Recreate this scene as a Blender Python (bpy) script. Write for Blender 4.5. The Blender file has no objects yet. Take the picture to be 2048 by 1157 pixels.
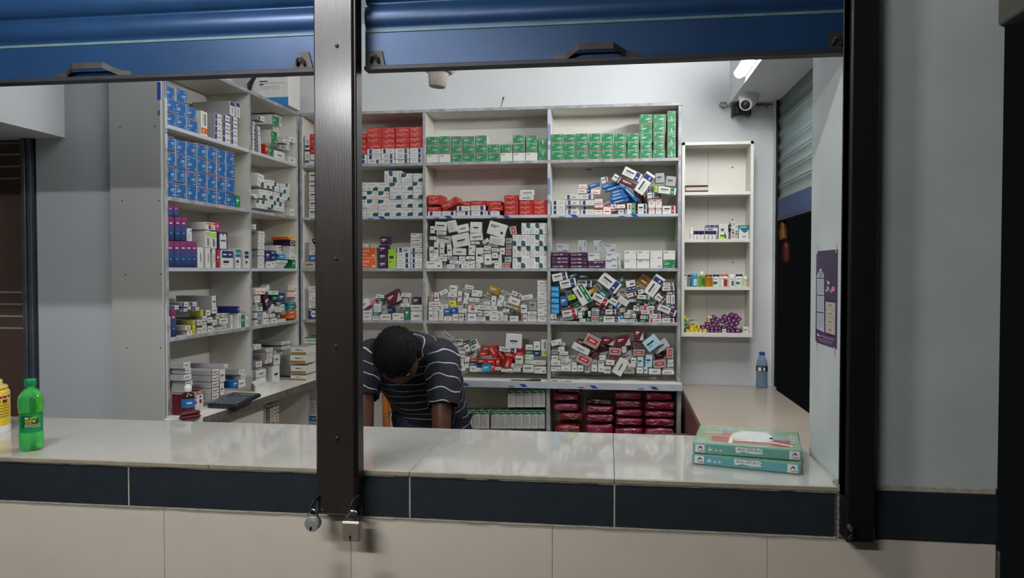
import bpy, math, random
from mathutils import Vector, Matrix

C = bpy.context.scene.collection
SC = bpy.context.scene
rnd = random.Random(7)

# ------------------------------------------------------------------ camera, world, lights, exposure
CAM_Z = 1.5
FPX = 1475.0
YAW, PITCH = math.radians(7.378), math.radians(1.406)
cam_d = bpy.data.cameras.new('camera')
cam_d.sensor_width = 36.0
cam_d.lens = 36.0 * FPX / 2048.0
cam_d.clip_start = 0.02
cam = bpy.data.objects.new('camera', cam_d)
C.objects.link(cam)
cam.location = (0, 0, CAM_Z)
cam.rotation_euler = (math.pi / 2 - PITCH, 0, YAW)
SC.camera = cam

world = bpy.data.worlds.new('night')
SC.world = world
world.use_nodes = True
world.node_tree.nodes['Background'].inputs[0].default_value = (0.55, 0.62, 0.7, 1)
world.node_tree.nodes['Background'].inputs[1].default_value = 0.006

VS = SC.view_settings
VS.view_transform = 'Standard'
VS.look = 'None'
VS.gamma = 1.0
VS.use_curve_mapping = False
VS.exposure = 0.0
try:
    SC.cycles.use_denoising = True
    SC.cycles.sample_clamp_indirect = 4.0
except Exception:
    pass
TUBE_POWER = 125.0      # emission strength of the LED batten under the right beam
STREET_POWER = 210.0    # emission strength of the tube over the street side
EAVES_POWER = 320.0     # emission strength of the short tube under the street canopy
ROOM_FILL_POWER = 58.0       # emission strength of the unseen fill batten added inside, behind the shutter

# ------------------------------------------------------------------ measuring from the photograph (2048 x 1157)
_F = Vector((-math.sin(YAW) * math.cos(PITCH), math.cos(YAW) * math.cos(PITCH), -math.sin(PITCH)))
_R = Vector((math.cos(YAW), math.sin(YAW), 0))
_U = _R.cross(_F)
CAMP = Vector((0, 0, CAM_Z))
def ray(px, py): return _F + _R * ((px - 1024) / FPX) + _U * ((578.5 - py) / FPX)
def onY(px, py, Y): d = ray(px, py); return CAMP + d * (Y / d.y)
def onZ(px, py, Z): d = ray(px, py); return CAMP + d * ((Z - CAM_Z) / d.z)
def onX(px, py, X): d = ray(px, py); return CAMP + d * (X / d.x)

# ------------------------------------------------------------------ materials
def lin(c):
    return tuple((v / 12.92 if v <= 0.04045 else ((v + 0.055) / 1.055) ** 2.4) for v in (x / 255.0 for x in c))
_mats = {}
def mat(name, rgb, rough=0.5, metal=0.0, var=0.06, scale=14.0, bump=0.0, bscale=60.0, emit=0.0, trans=0.0, ior=1.45, coat=0.0, spec=0.5, stretch=None, coat_r=0.03):
    if name in _mats: return _mats[name]
    m = bpy.data.materials.new(name); m.use_nodes = True
    nt = m.node_tree; b = nt.nodes['Principled BSDF']
    col = lin(rgb)
    b.inputs['Roughness'].default_value = rough
    b.inputs['Metallic'].default_value = metal
    b.inputs['IOR'].default_value = ior
    b.inputs['Specular IOR Level'].default_value = spec
    b.inputs['Transmission Weight'].default_value = trans
    b.inputs['Coat Weight'].default_value = coat
    b.inputs['Coat Roughness'].default_value = coat_r
    tc = nt.nodes.new('ShaderNodeTexCoord')
    src = tc.outputs['Object']
    if stretch:
        mp = nt.nodes.new('ShaderNodeMapping'); mp.inputs['Scale'].default_value = stretch
        nt.links.new(src, mp.inputs['Vector']); src = mp.outputs['Vector']
    if var > 0:
        nz = nt.nodes.new('ShaderNodeTexNoise'); nz.inputs['Scale'].default_value = scale; nz.inputs['Detail'].default_value = 4
        rp = nt.nodes.new('ShaderNodeValToRGB')
        rp.color_ramp.elements[0].position = 0.3; rp.color_ramp.elements[1].position = 0.7
        rp.color_ramp.elements[0].color = tuple(max(0, c * (1 - var)) for c in col) + (1,)
        rp.color_ramp.elements[1].color = tuple(min(1, c * (1 + var)) for c in col) + (1,)
        nt.links.new(src, nz.inputs['Vector']); nt.links.new(nz.outputs['Fac'], rp.inputs['Fac'])
        nt.links.new(rp.outputs['Color'], b.inputs['Base Color'])
    else:
        b.inputs['Base Color'].default_value = col + (1,)
    if bump > 0:
        n2 = nt.nodes.new('ShaderNodeTexNoise'); n2.inputs['Scale'].default_value = bscale; n2.inputs['Detail'].default_value = 5
        bp = nt.nodes.new('ShaderNodeBump'); bp.inputs['Strength'].default_value = bump; bp.inputs['Distance'].default_value = 0.004
        nt.links.new(src, n2.inputs['Vector']); nt.links.new(n2.outputs['Fac'], bp.inputs['Height'])
        nt.links.new(bp.outputs['Normal'], b.inputs['Normal'])
    if emit > 0:
        b.inputs['Emission Color'].default_value = (0.985, 0.99, 1.0, 1)
        b.inputs['Emission Strength'].default_value = emit
    _mats[name] = m
    return m
def lightmat(name, strength, col=(0.985, 0.99, 1.0)):
    m = mat(name, (240, 245, 250), var=0.0, emit=strength)
    m.node_tree.nodes['Principled BSDF'].inputs['Emission Color'].default_value = col + (1,)
    return m

PAL = dict(white=(210, 208, 202), cream=(225, 216, 196), grey=(150, 150, 150), dgrey=(90, 92, 95), black=(18, 18, 20), ink=(45, 47, 52), navy=(24, 42, 98), blue=(12, 88, 148),
           sky=(70, 150, 200), cyan=(30, 140, 190), teal=(14, 112, 122), dteal=(10, 62, 70), green=(16, 112, 66), dgreen=(10, 70, 42), lime=(150, 196, 52), pale=(190, 222, 190),
           red=(176, 36, 24), crimson=(150, 22, 48), magenta=(178, 34, 92), pink=(216, 120, 140), rose=(240, 214, 205), maroon=(84, 20, 30), purple=(62, 28, 88), plum=(92, 24, 84), violet=(58, 20, 62),
           orange=(206, 92, 30), gold=(146, 112, 34), olive=(168, 164, 40), yellow=(226, 204, 40), brown=(120, 84, 44), tan=(170, 150, 130), silver=(176, 182, 184), paleblue=(170, 205, 216))
def pm(c):
    if c == 'silver': return mat('silver_foil', (206, 210, 212), 0.3, 0.45, 0.08, 30, 0.2, 40)
    return mat('card_' + c, PAL[c], 0.45, 0, 0.05, 30, 0.04, 90)

# ------------------------------------------------------------------ mesh builder
_textcache = {}
def text_geo(s, shear=0.0):
    k = (s, shear)
    if k in _textcache: return _textcache[k]
    cu = bpy.data.curves.new('lettering', 'FONT'); cu.body = s; cu.resolution_u = 2; cu.shear = shear; cu.fill_mode = 'FRONT'
    ob = bpy.data.objects.new('lettering', cu); C.objects.link(ob)
    dg = bpy.context.evaluated_depsgraph_get()
    me = bpy.data.meshes.new_from_object(ob.evaluated_get(dg))
    vs = [(v.co.x, v.co.y) for v in me.vertices]; fs = [tuple(p.vertices) for p in me.polygons]
    bpy.data.objects.remove(ob); bpy.data.meshes.remove(me); bpy.data.curves.remove(cu)
    if vs:
        x0 = min(v[0] for v in vs); x1 = max(v[0] for v in vs); y0 = min(v[1] for v in vs); y1 = max(v[1] for v in vs)
        vs = [((x - x0) / max(1e-6, x1 - x0), (y - y0) / max(1e-6, y1 - y0)) for x, y in vs]
    _textcache[k] = (vs, fs)
    return _textcache[k]

class MB:
    def __init__(s): s.v = []; s.f = []; s.m = []; s.mats = []; s.sm = []
    def mi(s, m):
        if m not in s.mats: s.mats.append(m)
        return s.mats.index(m)
    def add(s, vs, fs, m, smooth=False):
        b = len(s.v); s.v += [tuple(v) for v in vs]; i = s.mi(m)
        for f in fs: s.f.append(tuple(b + k for k in f)); s.m.append(i); s.sm.append(smooth)
    def box(s, a, b, m, c=0.0, faces=None, M=None):
        (x0, y0, z0), (x1, y1, z1) = a, b
        faces = faces or {}
        tf = (lambda p: M @ Vector(p)) if M is not None else (lambda p: p)
        if not isinstance(c, tuple) and c <= 0:
            vs = [tf(p) for p in ((x0, y0, z0), (x1, y0, z0), (x1, y1, z0), (x0, y1, z0), (x0, y0, z1), (x1, y0, z1), (x1, y1, z1), (x0, y1, z1))]
            for k, f in dict(bottom=(3, 2, 1, 0), top=(4, 5, 6, 7), front=(0, 1, 5, 4), right=(1, 2, 6, 5), back=(2, 3, 7, 6), left=(3, 0, 4, 7)).items():
                s.add([vs[i] for i in f], [(0, 1, 2, 3)], faces.get(k, m))
            return
        cx, cy, cz = (c if isinstance(c, tuple) else (c, c, c))
        X = (x0, x1); Y = (y0, y1); Z = (z0, z1); sg = (1, -1)
        vid = {}; vs = []
        for i in (0, 1):
            for j in (0, 1):
                for k in (0, 1):
                    px, py, pz = X[i], Y[j], Z[k]; dx, dy, dz = cx * sg[i], cy * sg[j], cz * sg[k]
                    for ax, p in (('x', (px, py + dy, pz + dz)), ('y', (px + dx, py, pz + dz)), ('z', (px + dx, py + dy, pz))):
                        vid[(i, j, k, ax)] = len(vs); vs.append(tf(p))
        fl = []
        g = lambda i, j, k, a: vid[(i, j, k, a)]
        main = dict(left=[g(0, 1, 0, 'x'), g(0, 0, 0, 'x'), g(0, 0, 1, 'x'), g(0, 1, 1, 'x')], right=[g(1, 0, 0, 'x'), g(1, 1, 0, 'x'), g(1, 1, 1, 'x'), g(1, 0, 1, 'x')],
                    front=[g(0, 0, 0, 'y'), g(1, 0, 0, 'y'), g(1, 0, 1, 'y'), g(0, 0, 1, 'y')], back=[g(1, 1, 0, 'y'), g(0, 1, 0, 'y'), g(0, 1, 1, 'y'), g(1, 1, 1, 'y')],
                    bottom=[g(0, 1, 0, 'z'), g(1, 1, 0, 'z'), g(1, 0, 0, 'z'), g(0, 0, 0, 'z')], top=[g(0, 0, 1, 'z'), g(1, 0, 1, 'z'), g(1, 1, 1, 'z'), g(0, 1, 1, 'z')])
        base = len(s.v); s.v += [tuple(v) for v in vs]
        for k, f in main.items():
            s.f.append(tuple(base + i for i in f)); s.m.append(s.mi(faces.get(k, m))); s.sm.append(False)
        em = s.mi(m)
        def q(f): s.f.append(tuple(base + i for i in f)); s.m.append(em); s.sm.append(False)
        for j in (0, 1):
            for k in (0, 1):
                f = [g(0, j, k, 'y'), g(1, j, k, 'y'), g(1, j, k, 'z'), g(0, j, k, 'z')]; q(f if (j + k) % 2 == 1 and False else f)
        for i in (0, 1):
            for k in (0, 1): q([g(i, 0, k, 'x'), g(i, 1, k, 'x'), g(i, 1, k, 'z'), g(i, 0, k, 'z')])
            for j in (0, 1): q([g(i, j, 0, 'x'), g(i, j, 1, 'x'), g(i, j, 1, 'y'), g(i, j, 0, 'y')])
            for j in (0, 1):
                for k in (0, 1): q([g(i, j, k, 'x'), g(i, j, k, 'y'), g(i, j, k, 'z')])
    def quad(s, p, m): s.add(p, [tuple(range(len(p)))], m)
    def lathe(s, prof, m, c=(0, 0, 0), seg=24, M=None, smooth=True, cap=True):
        vs = []; fs = []
        for r, z in prof:
            for k in range(seg):
                a = 2 * math.pi * k / seg; p = Vector((c[0] + r * math.cos(a), c[1] + r * math.sin(a), c[2] + z))
                vs.append(M @ p if M is not None else p)
        n = len(prof)
        for i in range(n - 1):
            for k in range(seg):
                k2 = (k + 1) % seg; fs.append((i * seg + k, i * seg + k2, (i + 1) * seg + k2, (i + 1) * seg + k))
        s.add(vs, fs, m, smooth)
        if cap:
            s.add(vs[:seg], [tuple(range(seg))[::-1]], m); s.add(vs[-seg:], [tuple(range(seg))], m)
    def tube(s, pts, r, m, seg=8, closed=False):
        pts = [Vector(p) for p in pts]; n = len(pts); vs = []; fs = []
        rr = r if isinstance(r, (list, tuple)) else [r] * n
        up = Vector((0.013, 0.027, 1)).normalized()
        for i, p in enumerate(pts):
            t = (pts[(i + 1) % n] - pts[i - 1]) if closed else (pts[min(i + 1, n - 1)] - pts[max(i - 1, 0)])
            t.normalize()
            a = t.cross(up)
            if a.length < 0.05: a = t.cross(Vector((1, 0, 0)))
            a.normalize(); b = t.cross(a)
            for k in range(seg):
                an = 2 * math.pi * k / seg; vs.append(p + (a * math.cos(an) + b * math.sin(an)) * rr[i])
        for i in range(n if closed else n - 1):
            j = (i + 1) % n
            for k in range(seg):
                k2 = (k + 1) % seg; fs.append((i * seg + k, j * seg + k, j * seg + k2, i * seg + k2))
        s.add(vs, fs, m, True)
        if not closed:
            s.add(vs[:seg], [tuple(range(seg))], m); s.add(vs[-seg:], [tuple(range(seg))[::-1]], m)
    def text(s, txt, o, ux, uz, m, shear=0.0):
        vs, fs = text_geo(txt, shear)
        o = Vector(o); ux = Vector(ux); uz = Vector(uz)
        s.add([o + ux * x + uz * y for x, y in vs], fs, m)
    def build(s, name, parent=None, inv=None):
        me = bpy.data.meshes.new(name); me.from_pydata(s.v, [], s.f)
        for m in s.mats: me.materials.append(m)
        me.polygons.foreach_set('material_index', s.m); me.polygons.foreach_set('use_smooth', s.sm); me.update()
        o = bpy.data.objects.new(name, me); C.objects.link(o)
        if parent is not None:
            o.parent = parent
            o.matrix_parent_inverse = Matrix.Translation(root_loc(parent)).inverted()
        return o
def root_loc(p):
    return Vector(p.location) if p.type == 'EMPTY' else (root_loc(p.parent) if p.parent else Vector((0, 0, 0)))
def build_sub(mb, name, part):
    o = mb.build(name); o.parent = part
    return o          # a part's own matrix is identity below its thing, so its sub-part keeps world coordinates
def tag(o, label=None, cat=None, group=None, kind=None):
    if label: o['label'] = label
    if cat: o['category'] = cat
    if group: o['group'] = group
    if kind: o['kind'] = kind
    return o
def thing(name, label, cat, loc, group=None):
    o = bpy.data.objects.new(name, None); C.objects.link(o); o.location = loc; o.empty_display_size = 0.05
    return tag(o, label, cat, group)
def struct(name, mb, label=None):
    return tag(mb.build(name), label, None, None, 'structure')

# ------------------------------------------------------------------ shared materials
paint = mat('wall_paint', (205, 207, 208), 0.7, 0, 0.03, 3, 0.15, 40)
paint_left = mat('partition_paint', (178, 182, 184), 0.6, 0, 0.03, 3, 0.06, 40)
pillar_paint = mat('pillar_paint', (190, 197, 196), 0.75, 0, 0.07, 5, 0.35, 26)
lam = mat('white_laminate', (216, 213, 203), 0.42, 0, 0.03, 6)
lam_edge = mat('worn_board_edge', (150, 152, 154), 0.5, 0, 0.35, 22)
tape = mat('edge_tape', (184, 188, 194), 0.4, 0, 0.06, 18)
tape_blue = mat('edge_tape_blue', (26, 70, 150), 0.4, 0, 0.08, 18)
steel_brown = mat('brown_painted_steel', (44, 36, 33), 0.35, 0.0, 0.12, 8, 0.3, 30, spec=0.5, stretch=(9, 9, 0.7), coat=1.0, coat_r=0.19)
steel_black = mat('black_painted_steel', (24, 20, 21), 0.4, 0.2, 0.12, 8, 0.1, 30)
shut_blue = mat('blue_shutter_paint', (28, 58, 94), 0.36, 0.25, 0.12, 9, 0.05, 60)
shut_line = mat('pale_shutter_seam', (88, 112, 116), 0.5, 0.1, 0.15, 20)
shut_rail = mat('dark_rail', (46, 46, 52), 0.5, 0.3, 0.2, 30)
shut_iron = mat('rusty_iron', (64, 60, 58), 0.55, 0.5, 0.3, 25, 0.3, 50)
chrome = mat('chrome', (190, 190, 190), 0.22, 1.0, 0.08, 40)
iron = mat('dark_iron', (40, 40, 42), 0.45, 0.7, 0.2, 30)
tile_dark = mat('dark_slate_tile', (40, 47, 53), 0.42, 0, 0.14, 30, 0.05, 80)
tile_beige = mat('beige_wall_tile', (222, 211, 194), 0.42, 0, 0.03, 8, 0.06, 130)
tile_top = mat('polished_counter_tile', (186, 183, 176), 0.07, 0, 0.035, 5, coat=0.5)
tile_edge = mat('counter_tile_edge', (158, 150, 130), 0.5, 0, 0.12, 30)
grout = mat('grout', (178, 172, 158), 0.85, 0, 0.2, 60, 0.4, 120)
mortar = mat('broken_mortar', (120, 116, 110), 0.9, 0, 0.3, 40, 1.0, 60)
black = mat('black_plastic', (20, 21, 23), 0.4, 0, 0.05)
white_pl = mat('white_plastic', (225, 225, 222), 0.35, 0, 0.03)

# ------------------------------------------------------------------ room shell
BACK_Y = 4.22
FX0, FX1 = -2.75, 0.914      # shop front
CT = 0.978                   # counter top height
mb = MB(); mb.box((-3.2, 1.86, -0.06), (1.05, 4.3, 0.0), mat('floor_tile', (120, 116, 108), 0.4, 0, 0.08, 6)); struct('floor', mb)
mb = MB(); mb.box((-4.5, -3.0, -0.12), (4.0, 1.86, -0.06), mat('street_concrete', (92, 90, 86), 0.85, 0, 0.2, 6, 0.4, 30)); struct('ground', mb)
mb = MB(); mb.box((-3.2, 1.9, 2.95), (1.05, 4.3, 3.05), paint); struct('ceiling', mb)
mb = MB(); mb.box((-2.3, BACK_Y, 0.0), (0.914, 4.3, 2.95), paint); struct('wall_back', mb)
mb = MB()
mb.box((-2.10, 2.84, 0.0), (-2.03, BACK_Y, 2.95), paint)
struct('wall_left', mb)
# frontal wall left of the shelves, with the steel-framed door under the soffit
mb = MB()
mb.box((-2.376, 2.82, 0.0), (-2.02, 2.90, 2.95), paint_left)
mb.box((-3.2, 2.82, 2.055), (-2.376, 2.90, 2.95), paint_left)
struct('wall_left_front', mb)
mb = MB(); mb.box((-3.2, 1.95, 2.055), (-2.242, 2.82, 2.95), paint); struct('trim_soffit', mb)
door_m = mat('brown_door', (84, 66, 59), 0.5, 0, 0.1, 10); stripe_m = mat('door_stripe', (142, 138, 132), 0.5, 0, 0.06)
frame_m = mat('steel_door_frame', (84, 90, 98), 0.45, 0.5, 0.2, 12)
mb = MB(); mb.box((-3.2, 2.85, 0.01), (-2.434, 2.885, 2.05), door_m)
d1 = tag(mb.build('door_1'), None, None, None, 'structure')
mb = MB()
for py in (286, 309, 333, 357, 585, 609, 633, 657):
    z = onY(40, py, 2.85).z
    mb.box((-3.19, 2.846, z - 0.004), (-2.437, 2.850, z + 0.004), stripe_m)
s = mb.build('stripe'); s.parent = d1
mb = MB()
mb.box((-2.434, 2.80, 0.0), (-2.414, 2.90, 2.055), frame_m, 0.003); mb.box((-2.410, 2.805, 0.0), (-2.390, 2.90, 2.055), frame_m, 0.003); mb.box((-2.416, 2.83, 0.0), (-2.376, 2.90, 2.055), frame_m)
f1 = mb.build('door_frame'); f1.parent = d1

# right side: pillar with reveal, side wall with its own roller shutter, beam above
mb = MB()
mb.box((0.571, 1.862, 0.985), (FX1, 2.18, 3.2), pillar_paint)
mb.box((0.571, 1.875, 0.0), (FX1, 2.18, 0.985), pillar_paint)
struct('wall_pillar', mb)
mb = MB()
mb.box((0.8995, 2.18, 0.0), (0.912, BACK_Y, 0.837), paint)
mb.box((0.90, 4.16, 0.837), (0.914, BACK_Y, 2.95), paint)
mb.box((0.90, 2.18, 0.84), (1.00, 2.30, 2.95), paint)
mb.box((0.90, 2.30, 2.425), (1.00, 4.16, 2.95), paint)
struct('wall_right', mb)
mb = MB(); mb.box((0.665, 2.18, 2.425), (0.90, BACK_Y, 2.95), paint); struct('trim_beam', mb)
# the front: tiled parapet under the counter, wall over the shutters
TILE_B = [FX0, -2.255, -1.728, -1.201, -0.67, -0.137, 0.392, FX1]
mb = MB()
mb.box((FX0, 1.875, 0.0), (FX1, 1.96, 0.853), grout)
for a, b in zip(TILE_B[:-1], TILE_B[1:]):
    mb.box((a + 0.0005, 1.862, 0.42), (b - 0.0005, 1.876, 0.851), tile_beige, 0.0008)
    mb.box((a + 0.0005, 1.862, 0.0), (b - 0.0005, 1.876, 0.417), tile_beige, 0.0008)
# chip at the pillar corner
mb.box((FX1, 1.865, 0.0), (FX1 + 0.014, 1.95, 0.835), mortar, 0.004)
struct('wall_front', mb)
TILE_D = [FX0, -2.62, -1.96, -1.301, -0.64, -0.509, 0.019, 0.548]
mb = MB()
mb.box((FX0, 1.868, 0.853), (0.552, 1.96, 0.966), grout)
for a, b in zip(TILE_D[:-1], TILE_D[1:]):
    mb.box((a + 0.0018, 1.858, 0.855), (b - 0.0018, 1.869, 0.9635), tile_dark, 0.0008)
mb.box((0.572, 1.858, 0.857), (FX1, 1.876, 0.970), tile_dark, 0.0008)
for x in TILE_D[1:-1]: mb.box((x - 0.0019, 1.8575, 0.855), (x + 0.0019, 1.869, 0.9635), grout)
struct('trim_dark_tile_band', mb)
def ragged(name, x0, x1, z0, z1, y):
    mb = MB(); x = x0; r = random.Random(11)
    while x < x1:
        w = r.uniform(.02, .06); mb.box((x, y + r.uniform(0, .0012), z0 - r.uniform(0, .0022)), (min(x + w, x1), y + .012, z1 + r.uniform(0, .0008)), grout); x += w
    struct(name, mb)
ragged('trim_grout_upper', FX0, 0.552, 0.9640, 0.9655, 1.8565)
ragged('trim_grout_lower', FX0, 0.552, 0.8515, 0.8548, 1.8570)
mb = MB(); mb.box((0.62, 1.8605, 0.9705), (FX1 - 0.002, 1.88, 0.985), grout, 0.002)
struct('trim_skim_edge', mb)
mb = MB()
for k in range(9):
    z = 0.86 + k * 0.0145
    mb.box((0.553, 1.853 + rnd.uniform(0, .004), z - 0.008), (0.570, 1.90, z + 0.0085), mortar, (0.003, 0.003, 0.004))
struct('trim_mortar_joint', mb)
mb = MB(); mb.box((FX0, 1.93, 2.62), (0.571, 2.05, 3.2), pillar_paint); struct('wall_front_top', mb)
mb = MB(); mb.box((FX0 - 0.3, 1.862, 0.0), (FX0, 2.18, 3.2), pillar_paint); struct('wall_front_left', mb)
# lintel end sticking out over the dark passage at the right
mb = MB()
conc = mat('bare_concrete', (104, 102, 94), 0.9, 0, 0.2, 14, 0.5, 40)
mb.box((0.898, 1.30, 2.07), (1.20, 1.861, 2.145), conc, 0.004); mb.box((0.905, 1.32, 2.1455), (1.2, 1.861, 2.5), pillar_paint)
struct('trim_lintel', mb)

# ------------------------------------------------------------------ counter
ct = thing('counter', 'long glossy pale tiled counter with dark tile band under it', 'counter', (-0.8, 2.1, CT))
mb = MB()
TOPX = [FX0, -1.728, -1.065, -0.509, 0.019, 0.5705]
mb.box((FX0, 1.862, 0.966), (0.5705, 2.38, 0.9705), grout)
for a, b in zip(TOPX[:-1], TOPX[1:]):
    e = 0.0008
    mb.box((a + e, 1.862, 0.9705), (b - e, 2.38, CT), tile_top, 0.0006)
mb.build('counter_tile', ct)
mb = MB()
for a, b in zip(TOPX[:-1], TOPX[1:]): mb.box((a + 0.0008, 1.853, 0.9665), (b - 0.0008, 1.8618, CT - 0.0004), tile_edge, 0.001)
mb.build('tile_edge', ct)
mb = MB(); mb.box((FX0, 2.30, 0.02), (0.5705, 2.378, 0.966), paint); mb.build('inner_wall', ct)

# lower worktop running back along the side wall
sc_ = thing('side_worktop', 'lower beige worktop running back to rear wall, water bottle standing on it', 'worktop', (0.66, 3.2, 0.86))
m_side = mat('beige_laminate_top', (168, 157, 142), 0.24, 0, 0.05, 5)
mb = MB()
_a, _b = onZ(1362, 772, 0.862), onZ(1405, 857, 0.862); _k = (_b.x - _a.x) / (_b.y - _a.y)
P = [(_a.x + _k * (2.38 - _a.y), 2.38), (0.898, 2.38), (0.898, BACK_Y - 0.002), (_a.x + _k * (BACK_Y - _a.y), BACK_Y - 0.002)]
vs = [(x, y, 0.838) for x, y in P] + [(x, y, 0.862) for x, y in P]
mb.add(vs, [(3, 2, 1, 0), (4, 5, 6, 7), (0, 1, 5, 4), (1, 2, 6, 5), (2, 3, 7, 6), (3, 0, 4, 7)], m_side)
mb.build('worktop_slab', sc_)
mb = MB(); mb.box((0.41, 2.42, 0.02), (0.43, 4.2, 0.838), mat('pink_brown_panel', (128, 84, 80), 0.5)); mb.build('side_panel', sc_)

# ------------------------------------------------------------------ posts, shutters, locks
def steel_post(x0, x1, zb, m, label, depth=0.05, lipR=0.007):
    t = thing('steel_post', label, 'post', ((x0 + x1) / 2, 1.82, zb))
    mb = MB(); mb.box((x0, 1.80, zb), (x1, 1.80 + depth, 2.75), m, 0.004)
    mb.box((x1 - 0.0005, 1.806, zb + 0.1), (x1 + lipR, 1.80 + depth, 2.75), steel_black, 0.002)
    mb.box((x0 - lipR * 0.5, 1.81, zb + 0.1), (x0 + 0.0005, 1.80 + depth, 2.75), steel_black, 0.002)
    mb.build('post_body', t)
    return t
post = steel_post(-0.740, -0.637, 0.874, steel_brown, 'brown steel centre post between the two shutters, padlocks at its foot')
for px, py in ((674, 92), (672, 518), (672, 693), (674, 877)):
    p = onY(px, py, 1.80); mb = MB()
    mb.lathe([(0.0055, 0), (0.005, 0.002), (0.003, 0.0035), (0.0005, 0.004)], mat('screw_head', (70, 66, 64), 0.4, 0.5), M=Matrix.Translation((p.x, 1.8, p.z)) @ Matrix.Rotation(math.pi / 2, 4, 'X'), seg=10)
    mb.build('bolt', post)
rpost = steel_post(0.557, 0.621, 0.862, steel_black, 'black steel post at the right edge, against the white pillar', 0.058, 0.0)
mb = MB(); mb.tube([(0.561, 1.797, 0.905), (0.566, 1.787, 0.897), (0.568, 1.785, 0.885), (0.563, 1.795, 0.874)], 0.006, shut_iron); mb.build('hasp', rpost)

def shutter(x0, x1, label, hx, plates):
    t = thing('roller_shutter', label, 'shutter', ((x0 + x1) / 2, 1.885, 2.022))
    ZB = 2.022
    mb = MB(); mb.box((x0, 1.874, ZB + 0.012), (x1, 1.882, ZB + 0.098), shut_blue, 0.001); mb.build('bottom_rail', t)
    mb = MB(); mb.box((x0, 1.864, ZB), (x1, 1.900, ZB + 0.011), shut_rail, 0.001); mb.build('rail_angle', t)
    mb = MB()
    prof = []
    z = ZB + 0.098
    prof += [(1.880, z), (1.876, z + 0.004)]
    for k in range(7):
        zz = z + 0.012 + k * 0.072
        for q in range(9):
            u = q / 8; prof.append((1.880 - 0.011 * math.sin(math.pi * u) ** 0.8, zz + u * 0.062))
        prof += [(1.884, zz + 0.064), (1.884, zz + 0.070)]
    n = len(prof); vs = [(x0, y, zz) for y, zz in prof] + [(x1, y, zz) for y, zz in prof]
    vs += [(x0, y + 0.004, zz) for y, zz in prof] + [(x1, y + 0.004, zz) for y, zz in prof]
    fs = [(i, n + i, n + i + 1, i + 1) for i in range(n - 1)] + [(2 * n + i + 1, 3 * n + i + 1, 3 * n + i, 2 * n + i) for i in range(n - 1)]
    mb.add(vs, fs, shut_blue, True); mb.build('slat_curtain', t)
    mb = MB(); mb.box((x0, 1.8735, ZB + 0.0985), (x1, 1.8795, ZB + 0.106), shut_line, 0.001); mb.build('seam_strip', t)
    if hx:
        a, b, zc = hx; mb = MB(); w = b - a
        pts = [(a, 1.872, ZB + 0.016), (a + w * 0.15, 1.868, ZB + 0.020), (a + w * 0.3, 1.846, ZB + 0.036), (a + w * 0.7, 1.846, ZB + 0.036), (a + w * 0.85, 1.868, ZB + 0.020), (b, 1.872, ZB + 0.016)]
        for p, q in zip(pts[:-1], pts[1:]):
            vs = [(p[0], p[1], p[2] - 0.010), (q[0], q[1], q[2] - 0.010), (q[0], q[1], q[2] + 0.006), (p[0], p[1], p[2] + 0.006)]
            vs += [(x, y + 0.004, zz) for x, y, zz in vs]
            mb.add(vs, [(0, 1, 2, 3), (7, 6, 5, 4), (0, 4, 5, 1), (3, 2, 6, 7), (0, 3, 7, 4), (1, 5, 6, 2)], shut_iron)
        mb.build('handle', t)
    for x, w, h, d in plates:
        mb = MB(); vs = [(x - w / 2, 1.873, ZB + 0.011), (x + w / 2, 1.873, ZB + 0.011), (x + w / 2 * d[1], 1.873, ZB + h), (x + w / 2 * d[0], 1.873, ZB + h)]
        vs = [(a, b - 0.004, c) for a, b, c in vs] + vs
        mb.add(vs, [(0, 1, 2, 3), (7, 6, 5, 4), (0, 4, 5, 1), (1, 5, 6, 2), (2, 6, 7, 3), (3, 7, 4, 0)], shut_iron)
        mb.tube([(x - 0.012, 1.866, ZB + 0.02), (x - 0.008, 1.858, ZB + 0.035), (x + 0.004, 1.858, ZB + 0.035), (x + 0.008, 1.866, ZB + 0.02)], 0.004, shut_iron)
        mb.build('lock_plate', t)
xa = onY(112, 150, 1.87).x; xb = onY(262, 146, 1.87).x
shutter(FX0, -0.748, 'blue roller shutter left of the brown centre post, rolled up', (xa, xb, 0), [(-0.80, 0.06, 0.055, (-0.1, 0.6))])
xa = onY(1108, 120, 1.87).x; xb = onY(1278, 115, 1.87).x
shutter(-0.629, 0.570, 'blue roller shutter between the two steel posts, rolled up', (xa, xb, 0), [(-0.60, 0.05, 0.05, (-1, 0.7)), (0.545, 0.04, 0.05, (-1, 1))])

def padlock_round():
    c = onY(626, 1047, 1.775); t = thing('padlock', 'small round chrome padlock hanging left at foot of brown post', 'padlock', (c.x, c.y, c.z - 0.02))
    M = Matrix.Translation(c) @ Matrix.Rotation(math.radians(12), 4, 'Y') @ Matrix.Rotation(math.pi / 2, 4, 'X')
    mb = MB(); mb.lathe([(0.013, -0.011), (0.0195, -0.009), (0.0195, 0.008), (0.017, 0.011), (0.013, 0.0112), (0.012, 0.0118), (0.0, 0.0118)], mat('lock_steel', (168, 168, 165), 0.35, 0.35, 0.1, 60), M=M, seg=28, smooth=False); mb.build('lock_body', t)
    mb = MB(); mb.lathe([(0.003, 0.0119), (0.003, 0.0128)], black, c=(0.001, -0.008, 0), M=M, seg=12)
    mb.box((-0.0012, -0.015, 0.0118), (0.0032, -0.008, 0.0128), black, M=M); mb.build('keyhole', t)
    mb = MB(); pts = [c + Vector((x, 0.0, z)) for x, z in ((-0.011, 0.010), (-0.0115, 0.022), (-0.009, 0.030), (-0.002, 0.035), (0.006, 0.033), (0.011, 0.026), (0.0125, 0.012))]
    mb.tube(pts, 0.0032, chrome, 10); mb.build('shackle', t)
padlock_round()
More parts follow.
